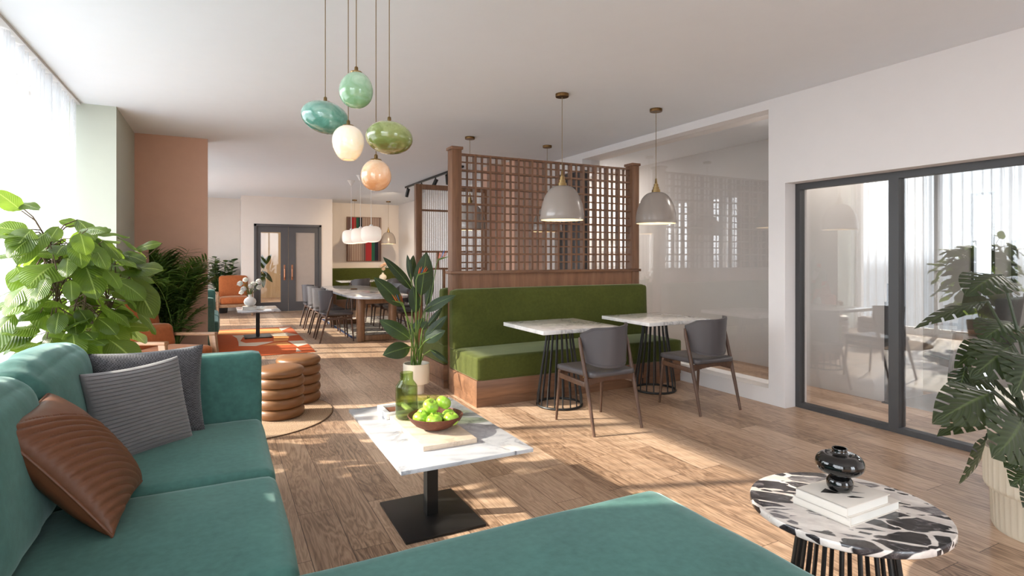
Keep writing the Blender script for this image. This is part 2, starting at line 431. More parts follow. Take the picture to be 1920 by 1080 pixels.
M['reed'] = reed_mat()
def egg_mat(name, c1, c2, c3, glow=0.0):
    t = NT(name); c = t.coords((1, 1, 1.5)); n = t.noise(c, 9, 6, .65, 1.6)
    tc = t.n('TexCoord'); sx = t.n('SeparateXYZ'); t.l(tc.outputs['Generated'], sx.inputs[0])
    n2 = t.math('ADD', t.math('MULTIPLY', n, .6), t.math('MULTIPLY', t.math('SUBTRACT', 1.0, sx.outputs[2]), .4))
    cc = t.ramp(n2, [(.3, c1), (.52, c2), (.72, c3)])
    return t.end(t.bsdf(cc, .12, 0, None, Coat_Weight=.8, Coat_Roughness=.03, Subsurface_Weight=.25, Subsurface_Radius=(.05, .05, .05),
                        Emission_Color=cc, Emission_Strength=glow))
M['egg_teal'] = egg_mat('teal_art_glass', srgb(160, 194, 180), srgb(104, 158, 142), srgb(76, 126, 110), .05)
M['egg_pale'] = egg_mat('pale_green_art_glass', srgb(184, 212, 186), srgb(146, 184, 150), srgb(128, 168, 116), .08)
M['egg_white'] = egg_mat('opal_art_glass', srgb(244, 230, 214), srgb(246, 226, 200), srgb(246, 214, 170), .3)
M['egg_olive'] = egg_mat('olive_art_glass', srgb(166, 176, 118), srgb(124, 136, 74), srgb(116, 108, 52), .05)
M['egg_orange'] = egg_mat('amber_art_glass', srgb(240, 208, 178), srgb(228, 178, 136), srgb(206, 140, 92), .15)
def lantern_mat():
    t = NT('pleated_paper'); tc = t.n('TexCoord'); sx = t.n('SeparateXYZ'); t.l(tc.outputs['Generated'], sx.inputs[0])
    g = t.ramp(sx.outputs[2], [(0, (.75, .75, .75)), (.4, (1, 1, 1)), (1, (.7, .7, .7))])
    col = t.mix(1.0, g, (1, .86, .74), 'MULTIPLY')
    return t.end(t.bsdf(srgb(214, 202, 192), .7, 0, None, Emission_Color=col, Emission_Strength=.42))
M['lantern'] = lantern_mat()
def apple_mat():
    t = NT('green_apple'); c = t.coords(); n = t.noise(c, 30, 4); n2 = t.noise(c, 400, 1)
    cc = t.ramp(n, [(.35, srgb(126, 176, 38)), (.65, srgb(176, 208, 84))])
    cc = t.mix(t.ramp(n2, [(.66, (0, 0, 0)), (.72, (.5, .5, .5))]), cc, srgb(222, 232, 160))
    return t.end(t.bsdf(cc, .28, 0, None, Coat_Weight=.25, Subsurface_Weight=.1, Subsurface_Radius=(.02, .03, .01)))
M['apple'] = apple_mat()
def breccia():
    t = NT('breccia_marble'); c = t.coords((2.1, 1.0, 1.2), (0, 0, RAD(-52))); c.node.vector_type = 'TEXTURE'
    dn = t.n('TexNoise'); t.l(c, dn.inputs['Vector']); dn.inputs['Scale'].default_value = 5; dn.inputs['Detail'].default_value = 3
    ad = t.n('MixRGB'); ad.blend_type = 'LINEAR_LIGHT'; ad.inputs[0].default_value = .05; t.l(c, ad.inputs[1]); t.l(dn.outputs['Color'], ad.inputs[2])
    def vor(scale, feat):
        v = t.n('TexVoronoi', feature=feat); t.l(ad.outputs[0], v.inputs['Vector']); v.inputs['Scale'].default_value = scale; return v
    v1 = vor(12, 'DISTANCE_TO_EDGE').outputs['Distance']; id1 = vor(12, 'F1').outputs['Color']
    v2 = vor(42, 'DISTANCE_TO_EDGE').outputs['Distance']; id2 = vor(42, 'F1').outputs['Color']
    s1 = t.n('SeparateColor'); t.l(id1, s1.inputs[0]); s2 = t.n('SeparateColor'); t.l(id2, s2.inputs[0])
    big = t.math('MULTIPLY', t.ramp(t.math('MULTIPLY', v1, 1.0), [(.055, (0, 0, 0)), (.075, (1, 1, 1))]), t.math('GREATER_THAN', s1.outputs[0], .24))
    sm = t.math('MULTIPLY', t.ramp(v2, [(.1, (0, 0, 0)), (.15, (1, 1, 1))]), t.math('GREATER_THAN', s2.outputs[0], .74))
    n = t.noise(c, 30, 6, .7, .8)
    stone = t.ramp(n, [(.38, srgb(28, 25, 27)), (.56, srgb(58, 54, 56)), (.72, srgb(132, 126, 128))])
    grey = t.ramp(n, [(.35, srgb(60, 54, 55)), (.6, srgb(150, 144, 144)), (.75, srgb(200, 194, 190))])
    stone = t.mix(t.math('GREATER_THAN', s1.outputs[1], .74), stone, grey)
    mat = t.ramp(t.noise(c, 14, 5, .65), [(.35, srgb(196, 186, 180)), (.62, srgb(232, 224, 216))])
    cc = t.mix(t.math('MAXIMUM', big, t.math('MULTIPLY', sm, 1.0)), mat, stone)
    return t.end(t.bsdf(cc, .16))
M['breccia'] = breccia()
def jute():
    t = NT('woven_jute'); tc = t.n('TexCoord'); sx = t.n('SeparateXYZ'); t.l(tc.outputs['Object'], sx.inputs[0])
    r = t.math('SQRT', t.math('ADD', t.math('MULTIPLY', sx.outputs[0], sx.outputs[0]), t.math('MULTIPLY', sx.outputs[1], sx.outputs[1])))
    an = t.math('ARCTAN2', sx.outputs[1], sx.outputs[0])
    s = t.math('SINE', t.math('MULTIPLY', r, 420)); a = t.math('SINE', t.math('ADD', t.math('MULTIPLY', t.math('MULTIPLY', an, r), 330), t.math('MULTIPLY', r, 800)))
    h = t.math('ADD', t.math('MULTIPLY', s, .5), t.math('MULTIPLY', a, .4))
    n = t.noise(tc.outputs['Object'], 120, 3)
    cc = t.ramp(t.math('ADD', t.math('MULTIPLY', h, .2), n), [(.3, srgb(140, 108, 82)), (.7, srgb(206, 176, 146))])
    return t.end(t.bsdf(cc, .95, 0, t.bump(h, .6, .004)))
M['jute'] = jute()
M['jute_edge'] = plain('jute_binding', srgb(104, 78, 58), .9, var=.2, scale=90, bump=.4)
M['rug_orange'] = plain('orange_wool', srgb(206, 96, 44), .95, var=.16, scale=40, bump=.5, bscale=400)
M['rug_light'] = plain('apricot_and_sunlit_wool', srgb(226, 150, 84), .95, var=.14, scale=40, bump=.5, bscale=400)
M['rug_cream'] = plain('cream_wool', srgb(226, 206, 184), .95, var=.1, scale=40, bump=.5, bscale=400)
def rug_grey():
    t = NT('patterned_rug'); c = t.coords()
    v = t.n('TexVoronoi', feature='DISTANCE_TO_EDGE'); t.l(c, v.inputs['Vector']); v.inputs['Scale'].default_value = 5
    n = t.noise(c, 90, 3)
    base = t.ramp(n, [(.3, srgb(150, 140, 128)), (.7, srgb(206, 196, 182))])
    ln = t.ramp(v.outputs['Distance'], [(.03, (1, 1, 1)), (.06, (0, 0, 0))])
    return t.end(t.bsdf(t.mix(ln, base, srgb(104, 92, 84)), .95, 0, t.bump(n, .4, .004)))
M['rug_grey'] = rug_grey()
M['rug_navy'] = plain('navy_wool', srgb(44, 58, 92), .95, var=.25, scale=40, bump=.4, bscale=300)
def green_glass(name, col, lines=True):
    t = NT(name); tp = t.n('BsdfTransparent'); tp.inputs[0].default_value = (*col, 1)
    gl = t.n('BsdfGlossy'); gl.inputs['Roughness'].default_value = .03
    m2 = t.n('MixShader'); t.l(t.math('MULTIPLY', t.fresnel(1.5), 1.0, clamp=True), m2.inputs[0]); t.l(tp.outputs[0], m2.inputs[1]); t.l(gl.outputs[0], m2.inputs[2])
    return t.end(m2.outputs[0])
M['bottle_glass'] = green_glass('green_bottle_glass', (.74, .81, .57))
M['cup_glass'] = green_glass('green_cup_glass', (.87, .93, .70))
M['grey_floor'] = plain('polished_grey_floor', srgb(150, 146, 144), .18, var=.05, scale=3)
M['frost'] = plain('frosted_pane', srgb(178, 165, 156), .35)

# ================================================================== SETTING
CEIL = 2.835
XR = 4.55            # right wall plane
b = MB(); b.box(-1.9, -3.6, -.12, 5.6, 21.5, 0); b.box(5.6, 3.13, -.12, 6.4, 9.0, 0)
struct('floor', b, M['floor'])
b = MB(); b.box(5.6, -1.5, -.12, 9.6, 3.13, -.0)
b.box(5.6, 3.13, -.12, 9.6, 6, -.02)
struct('floor_lounge', b, M['grey_floor'])
b = MB(); b.box(-1.9, -3.6, CEIL, 9.6, 21.5, 3.05)
struct('ceiling', b, M['ceiling'])
# right wall: pier, lintels, sill and the long stretch beyond the glazing
b = MB()
b.box(XR, -3.5, 0, 4.85, .78, CEIL)
b.box(XR, .78, 2.04, 4.85, 3.43, CEIL)
b.box(XR, 3.43, 0, 4.85, 3.604, CEIL)
b.box(XR, 3.604, 0, 4.86, 6.66, .146)
b.box(XR, 3.604, 2.748, 4.86, 6.66, CEIL)
b.box(XR, 6.66, 2.6, 4.85, 7.41, CEIL)
b.box(XR, 7.41, 0, 4.85, 15.9, CEIL)
struct('wall_right', b, M['wall'])
# wall behind the camera and the window wall
b = MB(); b.box(-1.9, -3.6, 0, 1.6, -3.45, CEIL); b.box(3.2, -3.6, 0, 4.85, -3.45, CEIL); b.box(1.6, -3.6, 0, 3.2, -3.45, .12); b.box(1.6, -3.6, 2.7, 3.2, -3.45, CEIL)
struct('wall_rear', b, M['wall'])
b = MB()
XW0, XW1 = -1.62, -1.44
PIERS = [(-3.5, -2.6), (1.25, 2.68), (6.66, 8.9), (10.4, 11.0), (12.5, 13.1), (14.6, 16.1)]
for y0, y1 in PIERS: b.box(XW0, y0, 0, XW1, y1, CEIL)
for y0, y1 in ((-2.6, 1.25), (2.68, 6.66), (8.9, 10.4), (11.0, 12.5), (13.1, 14.6)):
    b.box(XW0, y0, 2.825, XW1, y1, CEIL); b.box(XW0, y0, 0, XW1, y1, .06)
struct('wall_left', b, M['wall'])
wn = 0
for y0, y1, k in ((-2.6, 1.25, 3), (2.68, 6.66, 3), (8.9, 10.4, 3), (11.0, 12.5, 3), (13.1, 14.6, 3)):
    wn += 1
    b = MB(); w = .06
    b.box(-1.57, y0, .06, -1.49, y1, .12); b.box(-1.57, y0, 2.785, -1.49, y1, 2.825)
    for i in range(k + 1):
        y = y0 + (y1 - y0 - w) * i / k; b.box(-1.57, y, .12, -1.49, y + w, 2.785)
    struct('window_%d' % wn, b, M['white_stone'])
b = MB()
for k in range(3): x = 1.6 + (1.6 - .06) * k / 2; b.box(x, -3.56, .12, x + .06, -3.49, 2.7)
b.box(1.6, -3.56, .12, 3.2, -3.49, .18); b.box(1.6, -3.56, 2.64, 3.2, -3.49, 2.7)
struct('window_11', b, M['white_stone'])  # unseen rear window, added to brighten surfaces that face the camera
# sage pier and terracotta wing on the left
b = MB(); b.box(-1.44, 6.68, 0, -.896, 8.0, CEIL); struct('wall_sage', b, M['sage'])
b = MB(); b.box(-1.44, 8.0, 0, -.135, 8.22, CEIL); struct('wall_terracotta', b, M['terra'])
# terracotta piers beside the reeded screen
b = MB(); b.box(3.97, 7.63, 0, XR, 7.93, CEIL); b.box(3.85, 8.19, 0, XR, 8.5, CEIL); b.box(4.1, 7.93, 0, XR, 8.19, CEIL)
struct('wall_alcove', b, M['terra'])
# far end: door wall standing proud of the end wall
YD, YB = 15.05, 15.95
b = MB()
DX0, DX1, DZ = .735, 2.30, 2.165
b.box(.459, YD, 0, DX0, YD + .3, CEIL); b.box(DX1, YD, 0, 2.57, YD + .3, CEIL); b.box(DX0, YD, DZ, DX1, YD + .3, CEIL)
b.box(.459, YD + .3, 0, .6, 16.1, CEIL); b.box(2.43, YD + .3, 0, 2.57, 16.1, CEIL)
b.box(-1.62, YB, 0, .459, YB + .15, CEIL); b.box(2.57, YB, 0, 4.85, YB + .15, CEIL)
struct('wall_far', b, M['cream'])
b = MB(); b.box(.6, 20.4, 0, 4.2, 20.5, CEIL); struct('wall_hall_panel', b, M['oak_pale'])
b = MB(); b.box(-.6, 16.1, 0, -.5, 20.5, CEIL); b.box(4.2, 16.1, 0, 4.3, 20.5, CEIL); b.box(-.5, 20.3, 0, .72, 20.42, CEIL)
struct('wall_hall', b, M['wall'])
b = MB(); b.box(.12, 20.22, 0, .42, 20.29, 2.1, .01); d = struct('door_3', b, M['door_grey'])
# corridor and lounge seen through the glazing
b = MB(); b.box(6.06, 4.3, 0, 6.2, 9, CEIL); b.box(5.58, 3.13, 0, 6.2, 4.3, CEIL)
b.box(4.85, 8.9, 0, 6.2, 9.0, CEIL)
struct('wall_corridor', b, M['greywall'])
b = MB(); 
FX = 9.0
b.box(FX, -1.5, 0, FX + .15, 3.69, CEIL); b.box(FX, 3.95, 0, FX + .15, 6.0, CEIL); b.box(FX, 3.69, 2.22, FX + .15, 3.95, CEIL); b.box(FX, 3.69, 0, FX + .15, 3.95, .1)
b.box(6.2, 5.2, 0, FX, 5.3, CEIL); b.box(4.85, -1.6, 0, FX + .15, -1.5, CEIL)
struct('wall_lounge', b, M['greywall'])
b = MB(); w = .035
b.box(FX - .02, 3.69, .1, FX + .05, 3.69 + w, 2.22); b.box(FX - .02, 3.95 - w, .1, FX + .05, 3.95, 2.22)
b.box(FX - .02, 3.69, .1, FX + .05, 3.95, .1 + w); b.box(FX - .02, 3.69, 2.22 - w, FX + .05, 3.95, 2.22)
wl = struct('window_9', b, M['dark_frame'])
b = MB(); b.box(FX + .01, 3.72, .13, FX + .02, 3.92, 2.19); b.build('pane', M['glass'], wl)
# dark metal pull on the lounge wall
t = tag(MB().box(FX - .06, 3.44, 1.04, FX - .035, 3.50, 1.58, .004).box(FX - .035, 3.455, 1.1, FX, 3.485, 1.13).box(FX - .035, 3.455, 1.49, FX, 3.485, 1.52).build('door_pull', M['dark_frame']),
        'long dark pull bar on the lounge wall beside the bright slot window', 'handle')
tag(MB().box(5.545, 3.09, 0, 5.585, 3.13, .95, .003).box(5.53, 3.075, 0, 5.60, 3.145, .012).build('metal_post', M['dark_frame']), 'slim dark waist-high post at the wall end behind the left glass pane', 'post')
# glazed sliding partition in the right wall
b = MB(); x0, x1 = 4.69, 4.76
b.box(x0, .78, 0, x1, 3.43, .045); b.box(x0, .78, 1.985, x1, 3.43, 2.04)
b.box(x0, 3.385, .045, x1, 3.43, 1.985); b.box(x0, .78, .045, x1, .825, 1.985)
for y in (2.535, 1.66): b.box(x0 - .01, y, .045, x1 + .02, y + .075, 1.985)
dg = struct('door_1', b, M['dark_frame'])
for y0, y1 in ((2.61, 3.385), (1.735, 2.535), (.825, 1.66)):
    b = MB(); b.box(4.72, y0, .045, 4.73, y1, 1.985); b.build('pane', M['glass'], dg)
b = MB(); b.box(4.76, 2.64, .9, 4.79, 2.665, 1.16); 
b.build('door_handle', M['dark_frame'], dg)
# big fixed pane over the low sill
b = MB(); b.box(4.695, 3.604, .146, 4.705, 6.66, 2.748); struct('window_10', b, M['glass'])
# dark slab door at the end of the glazing with a light slit
b = MB(); b.box(4.6, 6.68, 0, 4.68, 7.40, 2.6, .004); dk = struct('door_4', b, M['dark_frame'])
b = MB(); b.box(4.59, 6.86, .55, 4.605, 6.90, 1.75); b.build('glazed_slit', M['white_stone'], dk)
# grey curtain track along the ceiling
b = MB(); b.box(-1.25, -3.4, CEIL - .022, -1.17, 6.66, CEIL); struct('trim_1', b, M['greywall'])

# ---- double door at the far end
b = MB(); f = .055
b.box(DX0, YD - .01, 0, DX0 + f, YD + .12, DZ); b.box(DX1 - f, YD - .01, 0, DX1, YD + .12, DZ); b.box(DX0, YD - .01, DZ - f, DX1, YD + .12, DZ)
d2 = struct('door_2', b, M['door_grey'])
mid = (DX0 + DX1) / 2
for (a, c, mm) in ((DX0 + f, mid - .004, M['door_glass']), (mid + .004, DX1 - f, M['frost'])):
    b = MB(); y0, y1 = YD + .04, YD + .09
    gx0, gx1, gz0, gz1 = a + .10, c - .17 if c < mid else c - .10, .24, DZ - .2
    if c >= mid: gx0 = a + .17
    b.box(a, y0, .01, gx0, y1, DZ - f); b.box(gx1, y0, .01, c, y1, DZ - f); b.box(gx0, y0, .01, gx1, y1, gz0); b.box(gx0, y0, gz1, gx1, y1, DZ - f)
    lf = b.build('door_leaf', M['door_grey'], d2)
    b = MB(); b.box(gx0, y0 + .02, gz0, gx1, y0 + .03, gz1); b.build('pane', mm, lf)
    hx = c - .085 if c < mid else a + .085
    b = MB(); b.box(hx - .02, y0 - .008, .78, hx + .02, y0, 1.16, .004)
    b.tube([(hx, y0 - .005, .84), (hx, y0 - .05, .86), (hx, y0 - .05, 1.06), (hx, y0 - .005, 1.08)], .010, 8)
    b.build('door_handle', M['copper'], lf)

# ---- sheer curtains
def curtain(y0, y1, x, seed, zt=CEIL - .03):
    rnd = random.Random(seed); n = int((y1 - y0) / .014); ph = [rnd.uniform(0, 6.28) for _ in range(5)]
    def fn(u, v):
        y = y0 + (y1 - y0) * u; a = .55 + .45 * math.sin(y * 2.3 + ph[0])
        s = math.sin(y * 47 + 1.4 * math.sin(y * 5 + ph[1]) + ph[2]) * .034 + math.sin(y * 21 + ph[3]) * .014
        k = .75 + .25 * v
        return V((x + s * k * (.6 + .4 * a), y + .012 * math.sin(y * 47 + ph[4]) , .02 + (zt - .02) * v))
    b = MB(); b.sheet(fn, n, 5); return b
t = curtain(1.3, 6.63, -1.21, 3).build('sheer_curtain', M['curtain'], None, 180)
tag(t, 'white floor-length sheer curtain along the left windows behind the large leafy plant', 'curtain')
t = curtain(-3.3, 1.25, -1.21, 5).build('sheer_curtain', M['curtain'], None, 180)
tag(t, 'white sheer curtain nearest the viewer at the left, seen mirrored in the glass doors', 'curtain')
t = curtain(8.6, 15.1, -1.27, 9).build('sheer_curtain', M['curtain'], None, 180)  # unseen curtain added so its folds stripe the rear sunlight
tag(t, 'added unseen white sheer curtain beyond the terracotta wing wall', 'curtain')
# ================================================================== FURNITURE
def wood_screen():
    t = thing('lattice_screen', 'tall walnut room divider with square open lattice above green bench', 'room divider', (2.09, 5.49, 0))
    # local: x along the screen, y depth
    L = 4.548 - 2.09
    for x in (0.02, L - .115):
        b = MB(); b.box(x, -.065, 0, x + .105, .065, 2.475, .003); p = b.build('post', M['oak'], t)
        b = MB(); b.box(x - .012, -.08, 2.475, x + .117, .08, 2.505, .004); b.build('post_cap', M['oak_x'], p)
    b = MB(); b.box(.06, -.05, 0, L - .03, .05, 1.195); b.build('lower_panel', M['oak_panel'], t)
    b = MB(); b.box(.0, -.085, 1.195, L + .005, .085, 1.225, .003); b.build('ledge', M['oak_x'], t)
    x0, x1, z0, z1 = .125, L - .115, 1.225, 2.445
    b = MB(); nx, nz = 26, 14
    for i in range(1, nx):
        x = x0 + (x1 - x0) * i / nx; w = .0105 if i % 2 == 0 else .0085; d = .034 if i % 2 == 0 else .012
        b.box(x - w, -d, z0, x + w, d, z1)
    for j in range(1, nz + 1):
        z = z0 + (z1 - z0) * j / nz; w = .0095 if j % 2 == 0 else .007; d = .030 if j % 2 == 0 else .010
        z = min(z, z1 - w)
        b.box(x0, -d, z - w, x1, d, z + w)
    b.build('lattice', M['oak'], t)
    return t
wood_screen()

def banquette(name, label, loc, rz, L, group=None):
    """bench facing local -y, origin at the middle of its back on the floor"""
    t = thing(name, label, 'bench', loc, rz, group)
    b = MB(); b.box(-L / 2 + .004, -.69, 0, L / 2, 0, .082).box(-L / 2, -.70, .084, L / 2, 0, .243, .003)
    b.build('plinth', M['oak_x'], t)
    b = MB(); b.cushion((L, .72, .222), .03, (0, .004, .012), 24, tr(0, -.36, .243 + .108)); b.build('seat_cushion', M['green'], t, 60)
    def lean(p, u):
        p.y += .035 * max(0, (p.z + .3)) if p.y < 0 else 0
        return p
    b = MB(); b.cushion((L + .02, .165, .61), .045, (0, .008, .004), 24, tr(0, -.0825, .435 + .305), lean); b.build('backrest', M['green'], t, 60)
    return t
banquette('banquette_bench', 'long olive green velvet bench with wooden plinth facing the two white bistro tables', (3.30, 5.415, 0), 0, 2.46)
banquette('banquette_bench', 'olive green bench on the far side of the lattice screen, mostly hidden', (3.30, 5.565, 0), PI, 2.46)
banquette('banquette_bench', 'dark green bench against the far end wall under the striped artwork', (3.56, 15.94, 0), 0, 1.92)

# ---- dining / bistro chair (faces local +y)
def make_chair(label, group, loc, rz):
    t = thing('dining_chair', label, 'chair', loc, rz, group)
    # seat
    def dome(p, u):
        w = 1 - .10 * (1 - (p.y + .235) / .47)
        p.x *= w; p.z -= .012 * (1 - u.x ** 2) * (1 - u.y ** 2) if p.z > 0 else 0
        return p
    b = MB(); b.cushion((.48, .47, .055), .024, (0, .012, .006), 8, tr(0, .025, .452), dome); b.build('seat', M['grey_leather'], t, 70)
    # shell backrest
    def shell(u, v, off):
        a = 2 * u - 1; zb = .498 + .05 * abs(a) ** 3; zt = .825 + .012 * a - .05 * max(0, abs(a) - .72) / .28 * (1 if a < 0 else .15)
        z = zb + (zt - zb) * v
        r = 1 - .10 * abs(a) ** 4 * (1 - v)
        x = a * .238 * r; y = -.235 + .165 * abs(a) ** 2.2 - .07 * (z - .5) * (1 - .5 * abs(a))
        nx, ny = -a * .55, 1.0
        l = math.hypot(nx, ny)
        return V((x + off * nx / l, y + off * ny / l, z))
    bm = MB(); nu, nv = 16, 6
    g1 = bm.sheet(lambda u, v: shell(u, v, 0.0), nu, nv); g2 = bm.sheet(lambda u, v: shell(u, v, .022), nu, nv)
    def bridge(A, B):
        for k in range(len(A) - 1): bm.bm.faces.new((A[k], A[k + 1], B[k + 1], B[k]))
    bridge(g1[0], g2[0]); bridge(g1[-1], g2[-1]); bridge([r[0] for r in g1], [r[0] for r in g2]); bridge([r[-1] for r in g1], [r[-1] for r in g2])
    bmesh.ops.recalc_face_normals(bm.bm, faces=bm.bm.faces[:])
    sh = bm.build('backrest', M['grey_leather'], t, 60)
    b = MB(); b.tube([shell(.035 + .93 * k / 24, .955, -.0015) for k in range(25)], .0022, 5)
    b.tube([shell(.05 + .9 * k / 24, .06, -.0015) for k in range(25)], .0022, 5); b.build('piping', M['grey_leather'], sh)
    for s in (-1, 1):
        b = MB(); b.tube([(s * .238, -.262, 0), (s * .236, -.20, .25), (s * .236, -.145, .46), (s * .240, -.085, .68), (s * .236, -.07, .735)], [.0115, .0155, .0175, .0145, .010], 10)
        b.build('leg', M['chair_wood'], t)
        b = MB(); b.tube([(s * .236, .262, 0), (s * .222, .225, .43)], [.0105, .0165], 10); b.build('leg', M['chair_wood'], t)
        b = MB(); b.bar((s * .228, .23, .385), (s * .234, -.16, .372), .018, .042, bev=.004); b.build('side_rail', M['chair_wood'], t)
        b = MB(); b.sphere((s * .256, -.152, .437), .006, 8, 6); b.build('bolt', M['brass'], t)
    b = MB()
    pts = [(-.225 + .45 * k / 10, .372 + .022 * (1 - (2 * k / 10 - 1) ** 2)) for k in range(11)]
    for (xa, za), (xc, zc) in zip(pts, pts[1:]):
        b.bar((xa, -.165, (za + .425) / 2), (xc, -.165, (zc + .425) / 2), .016, .425 - za)
    b.build('apron', M['chair_wood'], t)
    b = MB(); b.bar((-.22, .222, .41), (.22, .222, .41), .016, .035); b.build('front_rail', M['chair_wood'], t)
    return t
ch = make_chair('grey leather chair with dark wooden legs at the left bistro table by the green bench', 'bistro chairs', (2.767, 3.825, 0), RAD(2))
dup(ch, (3.915, 3.845, 0), RAD(-1), 'grey leather chair at the right bistro table, closest to the white sill wall')
side = [('front-most', 9.57), ('second', 10.25), ('third', 10.93), ('farthest', 11.61)]
for w, y in side:
    dup(ch, (1.665, y, 0), RAD(-90), 'grey chair along the window side of the long marble table, %s of its row' % w, 'dining chairs')
for w, y in side:
    dup(ch, (2.95, y, .0046), RAD(90), 'grey chair along the far side of the long marble table, %s of its row' % w, 'dining chairs')
dup(ch, (3.08, 14.2, 0), 0, 'grey chair at the left small table before the far green bench', 'chairs at the far bench')
dup(ch, (3.98, 14.2, 0), 0, 'grey chair at the right small table before the far green bench', 'chairs at the far bench')

# ---- bistro tables with wire cage base
def bistro(label, loc, group):
    t = thing('bistro_table', label, 'table', loc, 0, group)
    b = MB(); b.box(-.395, -.375, .715, .395, .375, .75, .004); b.build('tabletop', M['marble2'], t)
    b = MB(); n = 18
    for k in range(n):
        a = 2 * PI * (k + .3) / n; c, s = math.cos(a), math.sin(a)
        b.tube([(.118 * c, .118 * s, .712), (.128 * c, .128 * s, .60), (.203 * c, .203 * s, .10), (.207 * c, .207 * s, .02)], .0065, 6)
    b.build('wire_cage', M['black_metal'], t)
    for r, z in ((.207, .012), ):
        b = MB(); b.tube([(r * math.cos(2 * PI * k / 40), r * math.sin(2 * PI * k / 40), z) for k in range(40)], .011, 8, True); b.build('base_ring', M['black_metal'], t)
    b = MB(); b.lathe([(0, .700), (.128, .700), (.128, .715), (0, .715)], seg=28); b.build('top_plate', M['black_metal'], t)
    return t
bt = bistro('square marble bistro table on black wire base, the left one before the green bench', (2.80, 4.47, 0), 'bistro tables')
dup(bt, (3.985, 4.52, 0), None, 'square marble bistro table on black wire base, the one nearest the glass wall')
dup(bt, (2.80, 6.50, 0), None, 'white bistro table behind the lattice screen, its corner showing past the strelitzia')
dup(bt, (3.08, 14.85, 0), None, 'small white table at the left end of the far green bench')
dup(bt, (3.98, 14.85, 0), None, 'small white table at the far green bench carrying a flower vase')

# ---- coffee tables with square pedestal
def coffee(label, loc, group, lx=.64, ly=1.09):
    t = thing('coffee_table', label, 'table', loc, 0, group)
    b = MB(); b.box(-lx / 2, -ly / 2, .452, lx / 2, ly / 2, .47, .0015); b.build('tabletop', M['marble'], t)
    b = MB(); b.box(-.03, -.03, .012, .03, .03, .452); b.build('column', M['black_metal'], t)
    b = MB(); b.box(-.21, -.25, 0, .21, .25, .013, .002); b.build('base_plate', M['black_metal'], t)
    return t
ct = coffee('rectangular white marble coffee table with black pedestal beside the teal sofa', (1.0, 2.885, 0), 'pedestal coffee tables')
dup(ct, (.575, 10.55, .012), None, 'smaller looking white coffee table standing on the orange rug in the back lounge')

# ---- long dining table
def dining():
    t = thing('dining_table', 'long white marble dining table with rounded ends on wooden slab legs', 'table', (2.28, 10.5, .0046))
    pts = []
    hx, hy = .5, 1.83
    for k in range(64):
        a = 2 * PI * k / 64; c, s = math.cos(a), math.sin(a); e = 2 / 4.2
        pts.append((hx * math.copysign(abs(c) ** e, c), hy * math.copysign(abs(s) ** (e * .8), s)))
    b = MB(); b.prism(pts, .712, .75, .008); b.build('tabletop', M['marble'], t, 30)
    for sy in (-1, 1):
        for sx in (-1, 1):
            poly = rrect(-.06, -.085, .06, .085, .05, 5)
            b = MB(); b.prism(poly, 0, .712, .004, tr(sx * .26, sy * 1.25, 0)); b.build('leg', M['table_wood'], t)
        b = MB(); b.box(-.26, sy * 1.25 - .03, .60, .26, sy * 1.25 + .03, .71, .01); b.box(-.26, sy * 1.25 - .03, .0, .26, sy * 1.25 + .03, .09, .01); b.build('crossbar', M['table_wood'], t)
    return t
dining()
b = MB(); b.box(-.72, -1.6, 0, .72, 1.6, .004); t = thing('patterned_rug', 'beige and navy patterned rug under the long dining table', 'rug', (2.73, 11.3, 0.0))
b.build('pile', M['rug_grey'], t)
b = MB()
for x0, y0, x1, y1 in ((-.76, -1.64, .76, -1.58), (-.76, 1.58, .76, 1.64), (-.76, -1.6, -.71, 1.6), (.71, -1.6, .76, 1.6)): b.box(x0, y0, 0, x1, y1, .0044)
b.build('border', M['rug_navy'], t)

# ---- round breccia side table
t = thing('side_table', 'round black and white breccia marble side table in the right foreground', 'table', (2.14, 1.35, 0))
b = MB(); b.lathe([(0, .392), (.336, .392), (.340, .396), (.340, .416), (.337, .42), (0, .42)], seg=96); b.build('tabletop', M['breccia'], t, 50)
b = MB(); n = 18
for k in range(n):
    a = 2 * PI * (k + .4) / n; c, s = math.cos(a), math.sin(a); b.tube([(.15 * c, .15 * s, .391), (.20 * c, .20 * s, .02)], .0085, 8)
b.build('wire_cage', M['black_metal'], t)
b = MB(); b.tube([(.20 * math.cos(2 * PI * k / 48), .20 * math.sin(2 * PI * k / 48), .012) for k in range(48)], .0115, 8, True); b.build('base_ring', M['black_metal'], t)
def book(label, loc, sx, sy, sz, art=False):
    t = thing('book', label, 'book', loc, 0, None)
    b = MB(); b.box(-sx / 2 + .006, -sy / 2 + .005, .003, sx / 2 - .005, sy / 2 - .005, sz - .003); b.build('pages', M['paper'], t)
    b = MB(); b.box(-sx / 2, -sy / 2, 0, sx / 2, sy / 2, .0032, .0008).box(-sx / 2, -sy / 2, sz - .0032, sx / 2, sy / 2, sz, .0008).box(-sx / 2, -sy / 2, 0, -sx / 2 + .005, sy / 2, sz, .0012)
    c = b.build('cover', M['cover'], t)
    if art:
        b = MB(); z = sz + .0004
        def blob(pts):
            b.prism(pts, sz - .0005, z)
        blob([(-.085, .03), (-.035, .045), (-.03, -.012), (-.05, .0)])
        blob([(-.035, -.04), (-.01, -.045), (.015, -.075), (-.005, -.068), (-.03, -.052)])
        blob([(.03, .062), (.06, .05), (.085, .02), (.094, -.005), (.088, -.002), (.07, .03), (.045, .048)])
        blob([(.01, -.01), (.03, -.025), (.055, -.052), (.03, -.034)])
        b.build('cover_motif', M['ink'], t)
    return t
book('white book lying underneath another book on the round breccia table', (2.135, 1.345, .42), .31, .225, .034)
book('white book with black leaf motif on top of the book stack beneath the black vase', (2.095, 1.335, .4545), .26, .20, .036, True)
t = thing('vase', 'glossy black sculptural vase with pinched waist standing on two white books', 'vase', (2.095, 1.345, .4912))
